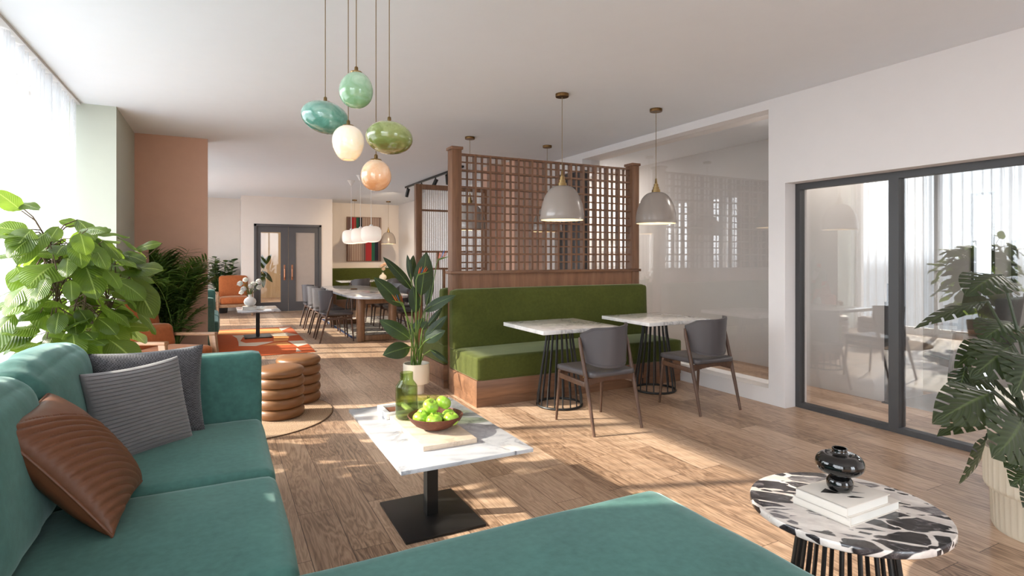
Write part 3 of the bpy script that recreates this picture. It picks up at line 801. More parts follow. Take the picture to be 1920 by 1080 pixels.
b = MB(); P = [(0, 0), (.030, 0), (.040, .004), (.046, .02), (.045, .038), (.036, .052), (.022, .058), (.020, .062), (.030, .066)]
for k in range(13):
    a = -PI / 2 + PI * k / 12; P.append((.048 + .036 * math.cos(a), .102 + .036 * math.sin(a)))
P += [(.034, .139), (.027, .141), (.025, .150), (.027, .158), (.0255, .160), (.022, .159), (.021, .14), (.02, .12), (0, .118)]
b.lathe(P, seg=48); b.build('body', M['black_gloss'], t, 70)

# ---- coffee table things
t = tag(MB().box(-.137, -.29, 0, .137, .29, .024, .003).build('serving_board', M['travertine']), 'beige travertine board lying on the front coffee table under the fruit bowl', 'board')
t.location = (.977, 2.82, .4702)
t = thing('coaster_tray', 'small white stone tray with brown inlay behind the green bottle', 'tray', (.90, 3.215, .4702))
b = MB(); b.box(-.08, -.10, 0, .08, .10, .012, .002)
for x0, y0, x1, y1 in ((-.08, -.1, .08, -.075), (-.08, .075, .08, .1), (-.08, -.075, -.055, .075), (.055, -.075, .08, .075)): b.box(x0, y0, .012, x1, y1, .036, .001)
b.build('tray', M['white_stone'], t)
b = MB(); b.box(-.05, -.07, .012, .05, .07, .024, .002); b.build('coaster_stack', M['cognac'], t)
t = thing('glass_bottle', 'tall ribbed olive green glass bottle half full of water on the coffee table', 'bottle', (.906, 3.015, .4942))
rib = lambda a, z: 1 + .012 * math.cos(a * 36)
b = MB(); b.lathe([(0, .002), (.05, .002), (.058, .012), (.059, .17), (.057, .182), (.038, .208), (.036, .214), (.036, .252), (.033, .252), (.033, .212), (.054, .178), (.055, .016), (.048, .008), (0, .008)], seg=144, rad=lambda a, z: rib(a, z) if .01 < z < .18 else 1)
b.build('bottle', M['bottle_glass'], t, 70)
b = MB(); b.lathe([(0, .009), (.046, .009), (.0535, .018), (.0535, .088), (0, .088)], seg=48); b.build('water', green_glass('tinted_water', (.95, .97, .88)), t)
def tumbler(label, loc):
    t = thing('tumbler', label, 'glass', loc, 0, 'green tumblers')
    b = MB(); b.lathe([(0, .001), (.03, .001), (.036, .008), (.038, .095), (.0355, .095), (.033, .012), (0, .008)], seg=72, rad=lambda a, z: 1 + .012 * math.cos(a * 24) if .01 < z < .07 else 1)
    b.build('glass_wall', M['cup_glass'], t, 70)
    b = MB(); b.lathe([(0, .009), (.032, .009), (.0335, .052), (0, .052)], seg=36); b.build('water', bpy.data.materials['tinted_water'], t)
    return t
tumbler('green glass tumbler standing next to the tall green bottle', (1.02, 3.075, .4942))
tumbler('green glass tumbler half hidden behind the apples, farther from the bottle', (1.105, 3.14, .4702))
t = thing('fruit_bowl', 'rust brown bowl full of green apples on the travertine board', 'bowl', (.988, 2.775, .4942))
b = MB(); b.lathe([(0, .0), (.045, 0), (.07, .006), (.105, .024), (.130, .048), (.142, .070), (.139, .072), (.126, .052), (.100, .030), (.06, .014), (0, .012)], seg=64); b.build('bowl', M['bowl'], t, 70)
AP = [(-.081, .003, .062, 'left rim of the bowl'), (-.036, -.074, .062, 'front left in the bowl'), (.052, -.064, .062, 'front right of the bowl'), (.072, .038, .062, 'right rim of the bowl, dimple facing out'),
      (-.034, .012, .124, 'top left of the heap'), (.040, .040, .122, 'top right of the heap'), (-.002, -.002, .052, 'bottom middle of the bowl'), (-.022, .080, .062, 'back of the bowl')]
proto = None
for x, y, z, w in AP:
    lab = 'shiny green apple at the ' + w
    loc = (.988 + x, 2.775 + y, .4942 + z - .036)
    if proto is None:
        proto = thing('apple', lab, 'apple', loc, 0, 'green apples in the bowl')
        P = [(0, .059)] + [((.0385 * math.sin(a) * (1 - .06 * math.cos(a) ** 2) + .002), .036 + .034 * math.cos(a) - .012 * math.exp(-(math.sin(a) / .42) ** 2) * (1 if math.cos(a) > 0 else -.5)) for a in [PI * k / 16 for k in range(1, 16)]] + [(0, .006)]
        b = MB(); b.lathe(P, seg=28, rad=lambda a, z: 1 + .018 * math.cos(a * 5)); b.build('skin', M['apple'], proto, 80)
        b = MB(); b.tube([(0, 0, .056), (.002, .001, .066), (.006, .002, .074)], .0016, 6); b.build('stalk', M['stem'], proto)
        o = proto
    else: o = dup(proto, loc, None, lab)
    o.rotation_euler = (random.uniform(-.5, .5), random.uniform(-.5, .5), random.uniform(0, 6))
    if 'dimple' in w: o.rotation_euler = (RAD(55), 0, RAD(10))
# ================================================================== SOFAS AND CUSHIONS
def wrinkle(amp, sc, seed):
    o = V((seed * 7.3, seed * 3.1, seed * 1.7))
    def fn(p, u):
        n = noise.noise(V((p.x * sc, p.y * sc, p.z * sc)) + o) * amp
        n += noise.noise(V((p.x * sc * 2.7, p.y * sc * 2.7, p.z * sc * 2.7)) + o) * amp * .4
        return p + p.normalized() * n
    return fn
def back_cushion(mb, x0, x1, y0, y1, z0, z1, lean, seed):
    sx, sy, sz = x1 - x0, y1 - y0, z1 - z0
    w = wrinkle(.012, 5.5, seed)
    def fn(p, u):
        p = w(p, u)
        t = (p.z + sz / 2) / sz
        # gathered crease fan near the two ends of the top
        p.z += .010 * math.sin(u.y * 17 + seed) * max(0, u.z) ** 3 * abs(u.y) ** 2 - .02 * max(0, u.z) * (u.y ** 2)
        p.x -= lean * t
        return p
    mb.cushion((sx, sy, sz), min(sx, sz) * .42, (.02, .004, .025), 22, tr((x0 + x1) / 2, (y0 + y1) / 2, (z0 + z1) / 2), fn)
t = thing('sectional_sofa', 'large teal velvet L-shaped sofa with chaise in the left foreground', 'sofa', (-.3, 2.3, 0))
def loc_box(x0, y0, z0, x1, y1, z1, *a): return (x0 + .3, y0 - 2.3, z0, x1 + .3, y1 - 2.3, z1, *a)
b = MB(); b.box(*loc_box(-.94, .86, .07, .19, 3.66, .225, .012)); b.box(*loc_box(.19, .88, .07, 1.57, 1.80, .225, .012)); b.build('base', M['teal'], t)
b = MB(); b.cushion((.19, 2.95, .73), .04, (.004, 0, .004), 14, tr(-.845 + .3, 2.33 - 2.3, .07 + .365)); b.build('back_frame', M['teal'], t, 60)
b = MB(); b.cushion((1.16, .155, .75), .035, (.004, .006, .004), 16, tr(-.36 + .3, 3.725 - 2.3, .06 + .375), wrinkle(.004, 4, 2)); b.build('armrest', M['teal'], t, 60)
for y0, y1, sd in ((2.692, 3.652, 1), (1.80, 2.688, 2)):
    b = MB(); b.cushion((.80, y1 - y0, .215), .045, (.01, .0, .018), 18, tr(-.18 + .3, (y0 + y1) / 2 - 2.3, .225 + .1), wrinkle(.005, 4, sd)); b.build('seat_cushion', M['teal'], t, 70)
b = MB(); b.cushion((2.16, .955, .215), .055, (.008, .008, .03), 26, tr(.53 + .3, 1.345 - 2.3, .225 + .1), wrinkle(.008, 3, 4)); b.build('chaise_cushion', M['teal'], t, 70)
for y0, y1, sd in ((2.715, 3.645, 5), (1.80, 2.705, 6), (.88, 1.79, 7)):
    b = MB(); back_cushion(b, -.74, -.515, y0 - 2.3, y1 - 2.3, .42, .95, .09, sd)
    bmesh.ops.translate(b.bm, vec=(.3, 0, 0), verts=b.bm.verts); b.build('back_cushion', M['teal'], t, 70)
for x, y in ((-.88, .95), (-.88, 3.7), (.12, 3.7), (1.48, .95), (1.48, 1.72)):
    b = MB(); b.tube([(x + .3, y - 2.3, 0), (x + .3, y - 2.3, .075)], [.016, .022], 10); b.build('leg', M['black_metal'], t)
# second teal sofa behind the wing wall
t = thing('sofa', 'teal sofa partly hidden behind the edge of the terracotta wall', 'sofa', (-.55, 10.2, 0))
b = MB(); b.box(-.5, -1.15, .07, .46, 1.15, .225, .012); b.build('base', M['teal'], t)
b = MB(); b.cushion((.18, 2.3, .72), .04, (0, 0, 0), 10, tr(-.41, 0, .43)); b.build('back_frame', M['teal'], t, 60)
for y in (-1.08, 1.08):
    b = MB(); b.cushion((.98, .15, .72), .035, (.004, .006, .004), 10, tr(-.01, y, .43)); b.build('armrest', M['teal'], t, 60)
for y in (-.5, .5):
    b = MB(); b.cushion((.86, .99, .22), .05, (.02, 0, .02), 10, tr(.1, y, .335)); b.build('seat_cushion', M['teal'], t, 70)
    b = MB(); back_cushion(b, -.32, -.1, y - .49, y + .49, .44, .93, .08, y + 3); b.build('back_cushion', M['teal'], t, 70)

def pillow(name, label, mat, c, xdir, ydir, w, h, th, n, rib=None, group=None, piping=None):
    xd = V(xdir).normalized(); yd = V(ydir); yd = (yd - xd * yd.dot(xd)).normalized(); zd = xd.cross(yd)
    t = thing(name, label, 'cushion', c, 0, group)
    Mx = Matrix((( *[xd[0], yd[0], zd[0]],), (*[xd[1], yd[1], zd[1]],), (*[xd[2], yd[2], zd[2]],))).to_4x4()
    t.rotation_euler = Mx.to_euler()
    def pt(u, v, sgn):
        a, c2 = 2 * u - 1, 2 * v - 1
        e = max(0, (1 - a * a) * (1 - c2 * c2)) ** .42
        x = a * w / 2 * (1 - .07 * (1 - c2 * c2)); y = c2 * h / 2 * (1 - .07 * (1 - a * a))
        z = sgn * th / 2 * e
        z += sgn * .004 * noise.noise(V((a * 3, c2 * 3, sgn))) * e
        if rib: z += sgn * rib(u, v, sgn) * min(1, e * 2.2)
        return V((x, y, z))
    b = MB(); b.sheet(lambda u, v: pt(u, v, 1), n, n); b.sheet(lambda u, v: pt(u, v, -1), n, n)
    bmesh.ops.remove_doubles(b.bm, verts=b.bm.verts, dist=.0006); bmesh.ops.recalc_face_normals(b.bm, faces=b.bm.faces[:])
    b.build('cover', mat, t, 75)
    if piping:
        pts = []
        for k in range(80):
            q = k / 20; s = int(q) % 4; f = q - int(q)
            u, v = [(f, 0), (1, f), (1 - f, 1), (0, 1 - f)][s]
            pts.append(pt(u, v, 1))
        b = MB(); b.tube(pts, piping, 8, True); b.build('piping', mat, t)
    return t
def charcoal():
    t = NT('charcoal_weave'); c = t.coords(); ch = t.n('TexChecker'); t.l(c, ch.inputs[0]); ch.inputs['Scale'].default_value = 150
    n = t.noise(c, 60, 3); f = t.math('ADD', t.math('MULTIPLY', ch.outputs['Fac'], .4), t.math('MULTIPLY', n, .6))
    cc = t.ramp(f, [(.2, srgb(40, 39, 42)), (.8, srgb(96, 94, 98))])
    return t.end(t.bsdf(cc, .95, 0, t.bump(f, .6, .004), Sheen_Weight=.2))
pillow('throw_pillow', 'charcoal woven cushion leaning against the far sofa arm', charcoal(), (-.335, 3.535, .655), (1, .03, .02), (0, .25, 1), .52, .47, .15, 30)
cord = lambda u, v, s: -.006 * (1 if abs(((v * 24) % 1) - .5) > .38 else 0) + .0012 * math.sin(v * 24 * 6.283)
pillow('throw_pillow', 'grey corduroy cushion with horizontal grooves in front of the charcoal cushion', M['corduroy'], (-.345, 3.285, .635), (.76, .60, .02), (-.20, .17, 1), .47, .44, .17, 144, cord)
def pleat(u, v, s):
    q = v + .5 * u - .06 * math.sin(PI * u)
    if q > 1.0 or s < 0: return 0
    return .0115 * abs(math.sin(q * PI * 15)) ** .8 - .006
pillow('throw_pillow', 'brown leather cushion with pleated ridges against the teal back cushion', M['cognac'], (-.455, 2.53, .650), (.06, 1, .0), (-.62, .14, .80), .50, .50, .20, 120, pleat, None, .0055)

# ---- stacked ring stools
def stool(label, loc):
    t = thing('pouf_stool', label, 'stool', loc, 0, 'ribbed leather stools')
    P = [(0, 0), (.15, 0)]; r0, n, hh = .165, 5, .087
    for k in range(n):
        z0 = k * hh
        for j in range(9):
            a = -PI / 2 + PI * j / 8
            if k == n - 1 and a > .2: break
            P.append((r0 + .036 * math.cos(a) ** .8 if math.cos(a) > 0 else r0, z0 + hh / 2 + hh / 2 * math.sin(a)))
    z0 = (n - 1) * hh
    P += [(.192, z0 + .058), (.178, z0 + .070), (.14, z0 + .080), (.07, z0 + .086), (0, z0 + .088)]
    b = MB(); b.lathe(P, seg=64); b.build('ribbed_body', M['tan_leather'], t, 75)
    return t
s1 = stool('tan leather stool made of stacked rings, right beside the teal sofa arm', (.46, 5.25, .008))
dup(s1, (.665, 5.72, .008), None, 'tan leather stool made of stacked rings, the one behind toward the orange rug')
t = thing('round_rug', 'round woven jute rug under the two leather stools', 'rug', (.17, 5.37, 0))
b = MB(); b.lathe([(0, .001), (.735, .001), (.735, .008), (0, .008)], seg=96); b.build('weave', M['jute'], t)
b = MB(); b.tube([(.74 * math.cos(2 * PI * k / 96), .74 * math.sin(2 * PI * k / 96), .004) for k in range(96)], .0039, 6, True); b.build('binding', M['jute_edge'], t)

# ---- orange rug with inlaid shapes
def fl(u, v, z=0):
    r = FWD + RGT * ((u - 960) / FPX) + V((0, 0, 1)) * ((480 - v) / FPX); k = (z - CAM_H) / r.z
    return (r.x * k, r.y * k)
t = thing('area_rug', 'orange and cream abstract patterned rug in the back lounge', 'rug', (.16, 10.16, 0))
b = MB(); b.box(-1.06, -1.62, 0, 1.065, 1.62, .010, .003); b.build('pile', M['rug_orange'], t)
def patch(mb, pts, h):
    P = [fl(380 + x / 5.4, 480 + y / 5.4) for x, y in pts]; P = [(max(-1.05, min(1.06, x - .16)), max(-1.61, min(1.61, y - 10.16))) for x, y in P]
    mb.prism(P, .009, .009 + h)
b = MB(); patch(b, [(60, 775), (760, 735), (800, 762), (830, 782), (640, 794), (60, 806)], .0020); patch(b, [(720, 818), (880, 812), (862, 862), (720, 872)], .002)  # second patch paints the sunlit area of the rug in apricot
patch(b, [(600, 912), (740, 884), (850, 876), (900, 905)], .002); b.build('inlay', M['rug_light'], t)
b = MB(); patch(b, [(300, 812), (640, 796), (850, 782), (975, 803), (880, 815), (410, 826), (380, 868), (420, 884), (440, 888), (720, 872), (660, 890), (540, 918), (365, 920), (362, 878), (345, 838)], .0026)
patch(b, [(770, 735), (890, 724), (800, 762)], .0026); patch(b, [(865, 868), (1050, 860), (1075, 896), (965, 924)], .0026); patch(b, [(950, 936), (1000, 972), (945, 976)], .0026)
b.build('inlay', M['rug_cream'], t)

# ---- lounge armchairs (face local +y)
def armchair(name, label, loc, rz, fab, wd, tall=True, group=None):
    t = thing(name, label, 'armchair', loc, rz, group); W = .35
    for s in (-1, 1):
        b = MB(); x = s * W
        b.bar((x, .36, 0), (x, .28, .53), .038, .05, V((0, 1, 0)), .004, .04, .075); b.build('front_leg', wd, t)
        b = MB(); b.bar((x, -.42, 0), (x, -.30, .50), .036, .05, V((0, 1, 0)), .004); b.build('rear_leg', wd, t)
        b = MB(); b.bar((x, .325, .545), (x, -.40, .525), .06, .032, bev=.006); b.build('arm', wd, t)
    b = MB(); b.bar((-W, .31, .24), (W, .31, .24), .03, .07, bev=.004); b.bar((-W, -.34, .26), (W, -.34, .26), .03, .06, bev=.004)
    for s in (-1, 1): b.bar((s * (W - .03), .31, .24), (s * (W - .03), -.34, .25), .03, .06, bev=.004)
    b.build('seat_frame', wd, t)
    b = MB(); b.cushion((.60, .64, .155), .045, (.006, .012, .022), 12, tr(0, .015, .355), wrinkle(.004, 5, 3)); b.build('seat_cushion', fab, t, 70)
    if tall:
        def ln(p, u): p.y -= .20 * (p.z + .25); return p
        b = MB(); b.cushion((.62, .15, .50), .06, (.0, .02, .012), 12, tr(0, -.24, .66), ln); b.build('back_cushion', fab, t, 70)
    else:
        def ln(p, u): p.y -= .22 * (p.z + .12); return p
        b = MB(); b.cushion((.60, .20, .24), .045, (.0, .012, .012), 12, tr(0, -.20, .535), ln); b.build('lumbar_cushion', fab, t, 70)
        b = MB(); b.cushion((.62, .11, .50), .03, (.0, .012, .006), 12, tr(0, -.345, .66), ln); b.build('back_cushion', fab, t, 70)
    return t
M['frame_oak'] = wood('chair_oak', srgb(128, 92, 66), srgb(176, 138, 106), 'Y')
armchair('lounge_armchair', 'orange velvet armchair with wooden arms behind the big leafy plant', (-.50, 6.80, 0), math.atan2(-.8, -.6), M['rust'], M['frame_oak'], False)
armchair('lounge_armchair', 'orange armchair at the far end beside the grey double door', (.30, 14.72, 0), PI + .04, M['rust'], M['frame_oak'], True)
M['grey_cloth'] = velvet('grey_wool', srgb(104, 98, 96), (.9, .9, .9), .1)
a = armchair('lounge_armchair', 'grey armchair seen through the glass doors behind the monstera', (7.15, 3.25, 0), RAD(62), M['grey_cloth'], M['chair_wood'], True)
a.scale = (1.1, 1.1, 1.12)

# ================================================================== LAMPS
def point(name, parent, loc, power, col, r=.03):
    ld = bpy.data.lights.new(name, 'POINT'); ld.energy = power; ld.color = col; ld.shadow_soft_size = r
    o = bpy.data.objects.new(name, ld); COL.objects.link(o); o.parent = parent; o.location = loc; return o
def dome(label, loc, group, power=3):
    """origin at the ceiling"""
    t = thing('pendant_lamp', label, 'lamp', loc, 0, group)
    b = MB(); b.lathe([(0, -.03), (.058, -.03), (.06, -.026), (.06, -.002), (0, -.002)], seg=32); b.build('canopy', M['brass_dark'], t, 40)
    b = MB(); b.tube([(0, 0, -.03), (0, 0, -.70)], .0032, 6); b.build('cord', M['cord'], t)
    b = MB(); b.lathe([(0, -.69), (.009, -.69), (.010, -.718), (.013, -.722), (.013, -.742), (.022, -.744), (.023, -.772), (.030, -.774), (.031, -.798), (.041, -.800), (.043, -.832), (0, -.832)], seg=28); b.build('brass_neck', M['brass'], t, 40)
    P = []
    for k in range(15):
        a = PI / 2 * k / 14; P.append((.046 + .152 * math.sin(a) ** .92, -.826 - .302 * (1 - math.cos(a)) ** .93))
    P2 = [(r - .006, z - .004) for r, z in P[::-1]]; P2[0] = (P2[0][0], P[-1][1])
    b = MB(); b.lathe(P + [(.200, -1.131)] + P2, seg=56); sh = b.build('shade', M['shade_grey'], t, 60)
    b = MB(); b.lathe([(r - .0085, z - .006) for r, z in P[::-1]], seg=40); b.build('shade_lining', M['shade_in'], sh, 60)
    b = MB(); b.sphere((0, 0, -.99), .035, 14, 10); b.build('bulb', M['bulb'], t)
    point('bulb_light', t, (0, 0, -1.03), power, (1, .80, .55))
    return t
def dup_lamp(src, loc, label):
    r = dup(src, loc, None, label); return r
p1 = dome('taupe dome pendant lamp above the left bistro table in front of the lattice', (2.73, 4.314, CEIL), 'taupe dome pendants')
dup_lamp(p1, (3.835, 4.331, CEIL), 'taupe dome pendant lamp hanging nearest the glass wall on the right')
dup_lamp(p1, (2.716, 6.392, CEIL), 'taupe dome pendant behind the lattice screen near its left post')
dup_lamp(p1, (3.834, 6.424, CEIL), 'taupe dome pendant behind the lattice screen near its middle')
dup_lamp(p1, (3.10, 14.9, CEIL), 'far taupe pendant half hidden by the glowing paper lanterns')
dup_lamp(p1, (3.985, 14.9, CEIL), 'far taupe pendant right of the striped artwork')
def egg(label, x, y, zc, rx, rz, mat, tilt, taper=0.0, opening=False, skew=1.0):
    t = thing('glass_pendant', label, 'lamp', (x, y, CEIL), 0, 'coloured glass pendant cluster')
    P = []; n = 26; c = zc - CEIL
    for k in range(n + 1):
        a = PI * k / n
        if opening and math.cos(a) < -.93: break
        r = rx * max(0, math.sin(a)) ** .94 * (1 + taper * -math.cos(a)); P.append((max(r, 0), rz * math.cos(a)))
    if opening: P += [(P[-1][0] - .006, P[-1][1] + .002), (P[-1][0] - .004, P[-1][1] + .02)]
    b = MB(); b.lathe(P, seg=48, M=Matrix.Translation((0, 0, c)) @ rot('Y', tilt[0]) @ rot('X', tilt[1]))
    g = b.build('glass_globe', mat, t, 80)
    top = c + rz * .985
    b = MB(); b.lathe([(0, top - .008), (.030, top - .008), (.031, top - .002), (.028, top + .002), (.010, top + .006), (.009, top + .024), (.006, top + .028), (0, top + .028)], seg=24); b.build('brass_cap', M['brass'], t, 40)
    b = MB(); b.tube([(0, 0, top + .026), (0, 0, -.02)], .0024, 6); b.build('cord', M['cord'], t)
    b = MB(); b.lathe([(0, -.025), (.045, -.025), (.045, 0), (0, 0)], seg=24); b.build('canopy', M['brass_dark'], t, 40)
    if opening:
        b = MB(); b.sphere((0, 0, c - .02), .03, 12, 8); b.build('bulb', M['bulb'], t)
    return t
def eggpx(label, u, vtop, vbot, wpx, d, mat, tilt=(0, 0), taper=0.0, opening=False):
    a = at(u, (vtop + vbot) / 2, d); k = d / FPX
    egg(label, a.x, a.y, a.z, wpx / 2 * k, (vbot - vtop) / 2 * k, mat, tilt, taper, opening)
eggpx('teal flattened glass pendant lamp, leftmost of the hanging cluster', 610, 191, 250, 88, 3.10, M['egg_teal'], (12, 4))
eggpx('pale mint green egg glass pendant lamp, highest of the cluster', 668, 135, 203, 62, 2.86, M['egg_pale'], (8, 0), .06)
eggpx('opal white glass pendant lamp with an open lit bottom', 653, 235, 304, 58, 2.98, M['egg_white'], (0, 0), -.14, True)
eggpx('olive green wide glass pendant lamp, rightmost of the cluster', 730, 229, 288, 87, 2.88, M['egg_olive'], (6, -4))
eggpx('amber orange round glass pendant lamp, lowest of the cluster', 705, 299, 358, 56, 3.02, M['egg_orange'], (0, 0), .05)
# pleated paper lanterns above the long table
def lantern(label, x, y):
    t = thing('paper_lantern', label, 'lamp', (x, y, CEIL), 0, 'pleated lanterns over the long table')
    zc = 1.745 - CEIL; P = []
    for k in range(25):
        a = PI * k / 24; c, s = math.cos(a), math.sin(a)
        P.append((.165 * max(s, 0) ** .5, zc + .135 * math.copysign(abs(c) ** .62, c)))
    b = MB(); b.lathe(P, seg=120, rad=lambda a, z: 1 + .012 * math.cos(a * 40)); b.build('pleated_shade', M['lantern'], t, 80)
    b = MB(); b.lathe([(0, zc + .13), (.03, zc + .13), (.03, zc + .15), (.006, zc + .17), (0, zc + .17)], seg=20); b.build('collar', M['white_cord'], t)
    b = MB(); b.tube([(0, 0, zc + .16), (0, 0, -.10)], .005, 6); b.build('cord', M['white_cord'], t)
    b = MB(); b.lathe([(0, -.002), (.075, -.002), (.06, -.02), (.018, -.10), (0, -.10)], seg=28); b.build('canopy', M['white_cord'], t, 50)
    point('lantern_light', t, (0, 0, zc - .2), 2.5, (1, .82, .62), .12)
    return t
l1 = lantern('glowing white pleated lantern over the near end of the long table', 2.25, 9.5)
dup_lamp(l1, (2.25, 10.31, CEIL), 'glowing white pleated lantern, the middle one of the row of three')
dup_lamp(l1, (2.25, 11.12, CEIL), 'glowing white pleated lantern over the far end of the long table')
# ceiling track with spots
t = thing('track_rail', 'black ceiling track behind the lattice post', 'track', (3.47, 10.0, CEIL))
b = MB(); b.box(-.02, -1.55, -.035, .02, 1.6, -.001, .003); b.build('rail', M['black_plastic'], t)
def spot(label, y, az):
    t = thing('track_spotlight', label, 'spotlight', (3.47, y, CEIL - .036), az, 'black track spotlights')
    b = MB(); b.tube([(0, 0, 0), (0, 0, -.06)], .012, 10); b.build('stem', M['black_plastic'], t)
    d = V((.0, .55, -1)).normalized(); c = V((0, 0, -.075)); d2, a2, n2 = frame_from(d)
    b = MB(); b.tube([c - d * .05, c + d * .12], .036, 20); b.tube([c + d * .12, c + d * .123], .03, 20); h = b.build('head', M['black_plastic'], t)
    b = MB(); b.tube([c + d * .121, c + d * .1245], .024, 16); b.build('lens', M['warm_emit'], t)
    return t
s0 = spot('black track spotlight nearest the viewer, half behind the lattice post', 9.15, RAD(-30))
dup(s0, (3.47, 9.75, CEIL - .036), RAD(40), 'black track spotlight second from the lattice post')
dup(s0, (3.47, 10.55, CEIL - .036), RAD(-60), 'black track spotlight third from the lattice post, above the reeded screen')
dup(s0, (3.47, 11.45, CEIL - .036), RAD(10), 'black track spotlight at the far left end of the track')
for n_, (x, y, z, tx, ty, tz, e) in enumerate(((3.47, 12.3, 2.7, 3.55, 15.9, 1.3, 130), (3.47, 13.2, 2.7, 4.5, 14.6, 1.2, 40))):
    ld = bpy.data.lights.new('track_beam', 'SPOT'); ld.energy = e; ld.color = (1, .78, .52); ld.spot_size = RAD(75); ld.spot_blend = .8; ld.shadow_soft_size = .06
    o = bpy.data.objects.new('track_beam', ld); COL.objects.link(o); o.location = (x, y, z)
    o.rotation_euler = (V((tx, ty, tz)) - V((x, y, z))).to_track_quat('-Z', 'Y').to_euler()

# ---- reeded glass screen
t = thing('reeded_screen', 'wood framed reeded glass screen standing behind the strelitzia and left lattice post', 'room divider', (2.60, 8.21, 0))
L, H = 1.22, 2.455
b = MB(); b.box(0, -.045, 0, .095, .045, H, .003); b.box(L - .095, -.045, 0, L, .045, H, .003); b.box(.095, -.045, H - .07, L - .095, .045, H, .003); b.box(.095, -.045, 0, L - .095, .045, .08, .003); b.build('frame', M['oak'], t)
for z in (2.07, 1.445, 1.185): b = MB(); b.box(.095, -.02, z - .014, L - .095, .02, z + .014); b.build('glazing_bar', M['oak'], t)
b = MB(); b.box(.34, -.02, 1.199, .375, .02, 1.431); b.build('glazing_bar', M['oak'], t)
b = MB(); b.box(.44, -.02, .08, .475, .02, 1.171); b.build('glazing_bar', M['oak'], t)
b = MB(); n = 30; W = L - .19
b.sheet(lambda u, v: V((.095 + W * u, .006 - .010 * abs(math.sin(u * n * PI)), .08 + (H - .15) * v)), n * 8, 1); b.build('reeded_glass', M['reed'], t, 80)

# ---- striped artwork
def art_mat():
    t = NT('striped_textile'); tc = t.n('TexCoord'); sx = t.n('SeparateXYZ'); t.l(tc.outputs['Generated'], sx.inputs[0]); u, v = sx.outputs[0], sx.outputs[2]
    tan, cream, brown, red, grn, nvy = srgb(150, 122, 110), srgb(206, 190, 174), srgb(112, 88, 84), srgb(168, 44, 48), srgb(34, 92, 70), srgb(30, 32, 46)
    st = [(i * .052, tan if i % 2 == 0 else tan) for i in range(10)]
    lo = t.ramp(u, [(0, tan), (.40, brown), (.54, red), (.72, grn), (.82, nvy), (.925, brown)], 'CONSTANT')
    up = t.ramp(u, [(0, brown), (.14, red), (.26, grn), (.34, nvy), (.44, tan), (.95, brown)], 'CONSTANT')
    ln = t.math('GREATER_THAN', t.math('FRACT', t.math('MULTIPLY', u, 19)), .74)
    mlo = t.math('MULTIPLY', ln, t.math('LESS_THAN', u, .5)); mup = t.math('MULTIPLY', ln, t.math('GREATER_THAN', u, .44))
    lo = t.mix(mlo, lo, cream); up = t.mix(mup, up, cream)
    # rounded shoulder of the stripes at mid height
    sh = t.math('GREATER_THAN', v, t.math('ADD', .50, t.math('MULTIPLY', t.math('SINE', t.math('MULTIPLY', u, 3.1)), .12)))
    return t.end(t.bsdf(t.mix(sh, lo, up), .85))
t = thing('wall_art', 'square abstract artwork of vertical coloured stripes above the far green bench', 'artwork', (3.57, 15.93, 1.845))
b = MB(); b.box(-.46, -.03, -.60, .46, .0, .60, .003); b.build('canvas', art_mat(), t)
b = MB()
for x0, z0, x1, z1 in ((-.475, -.615, .475, -.6), (-.475, .6, .475, .615), (-.475, -.6, -.46, .6), (.46, -.6, .475, .6)): b.box(x0, -.04, z0, x1, .0, z1)
b.build('frame', M['oak'], t)
# ================================================================== PLANTS
rnd = random.Random(21)
def sh_fig(t): return (math.sin(PI * min(1, t ** .80)) ** .62) * (.80 + .2 * t) if 0 < t < 1 else 0
def sh_lance(t): return math.sin(PI * t ** .85) ** .8 if 0 < t < 1 else 0
def sh_mono(t): return (min(1, (t / .28) ** .6) * (1 - max(0, (t - .28) / .72) ** 1.9)) if 0 < t < 1 else 0
def sh_rub(t): return math.sin(PI * t ** .8) ** .7 if 0 < t < 1 else 0
def pot_simple(t, r0, r1, h, mat, soil=True):
    b = MB(); b.lathe([(0, 0), (r0, 0), (r1, h - .01), (r1, h), (r1 - .014, h), (r1 - .02, h - .05), (0, h - .05)], seg=48); b.build('pot', mat, t, 50)
    if soil: b = MB(); b.lathe([(0, h - .035), (r1 - .017, h - .04), (r1 - .02, h - .048), (0, h - .048)], seg=32); b.build('soil', M['soil'], t)

# ---- big fiddle plant by the window
FO = V((-.84, 4.36, 0))
t = thing('fig_plant', 'tall sunlit plant with large round light green leaves behind the teal sofa', 'plant', FO)
pot_simple(t, .17, .21, .40, M['pot_sand'])
wood_b = MB(); lv = MB()
def P(p): return V(p) - FO
def fleaf(base, tip, wid, up=(0, 0, 1), droop=.5, cup=.14):
    base, tip = P(base), P(tip); d = tip - base; L = d.length
    # aim a bit upwards so that the drooping leaf ends at the tip
    dd = d.normalized(); n = V(up); n = (n - dd * n.dot(dd)).normalized()
    dd = dd * math.cos(droop * .5) + n * math.sin(droop * .5)
    lv.leaf(base, dd, up, L * 1.05, wid / 2, sh_fig, droop, cup, 10, 6, .028)
trunk_top = []
for (bx, by, px, py, pz) in ((.0, .0, -.06, -.10, 1.45), (.03, .02, .10, -.02, 1.35), (-.03, .03, -.14, .20, 1.38), (.02, -.03, .24, .10, 1.12), (-.02, -.04, .02, -.28, 1.25), (0, .04, .05, .34, 1.2)):
    pts = [V((bx, by, .36)), V((bx + px * .2, by + py * .2, .36 + (pz - .36) * .4)), V((bx + px * .65, by + py * .65, .36 + (pz - .36) * .75)), V((px, py, pz))]
    wood_b.tube(pts, [.009, .007, .005, .003], 6); trunk_top.append(pts)
cnt = 0
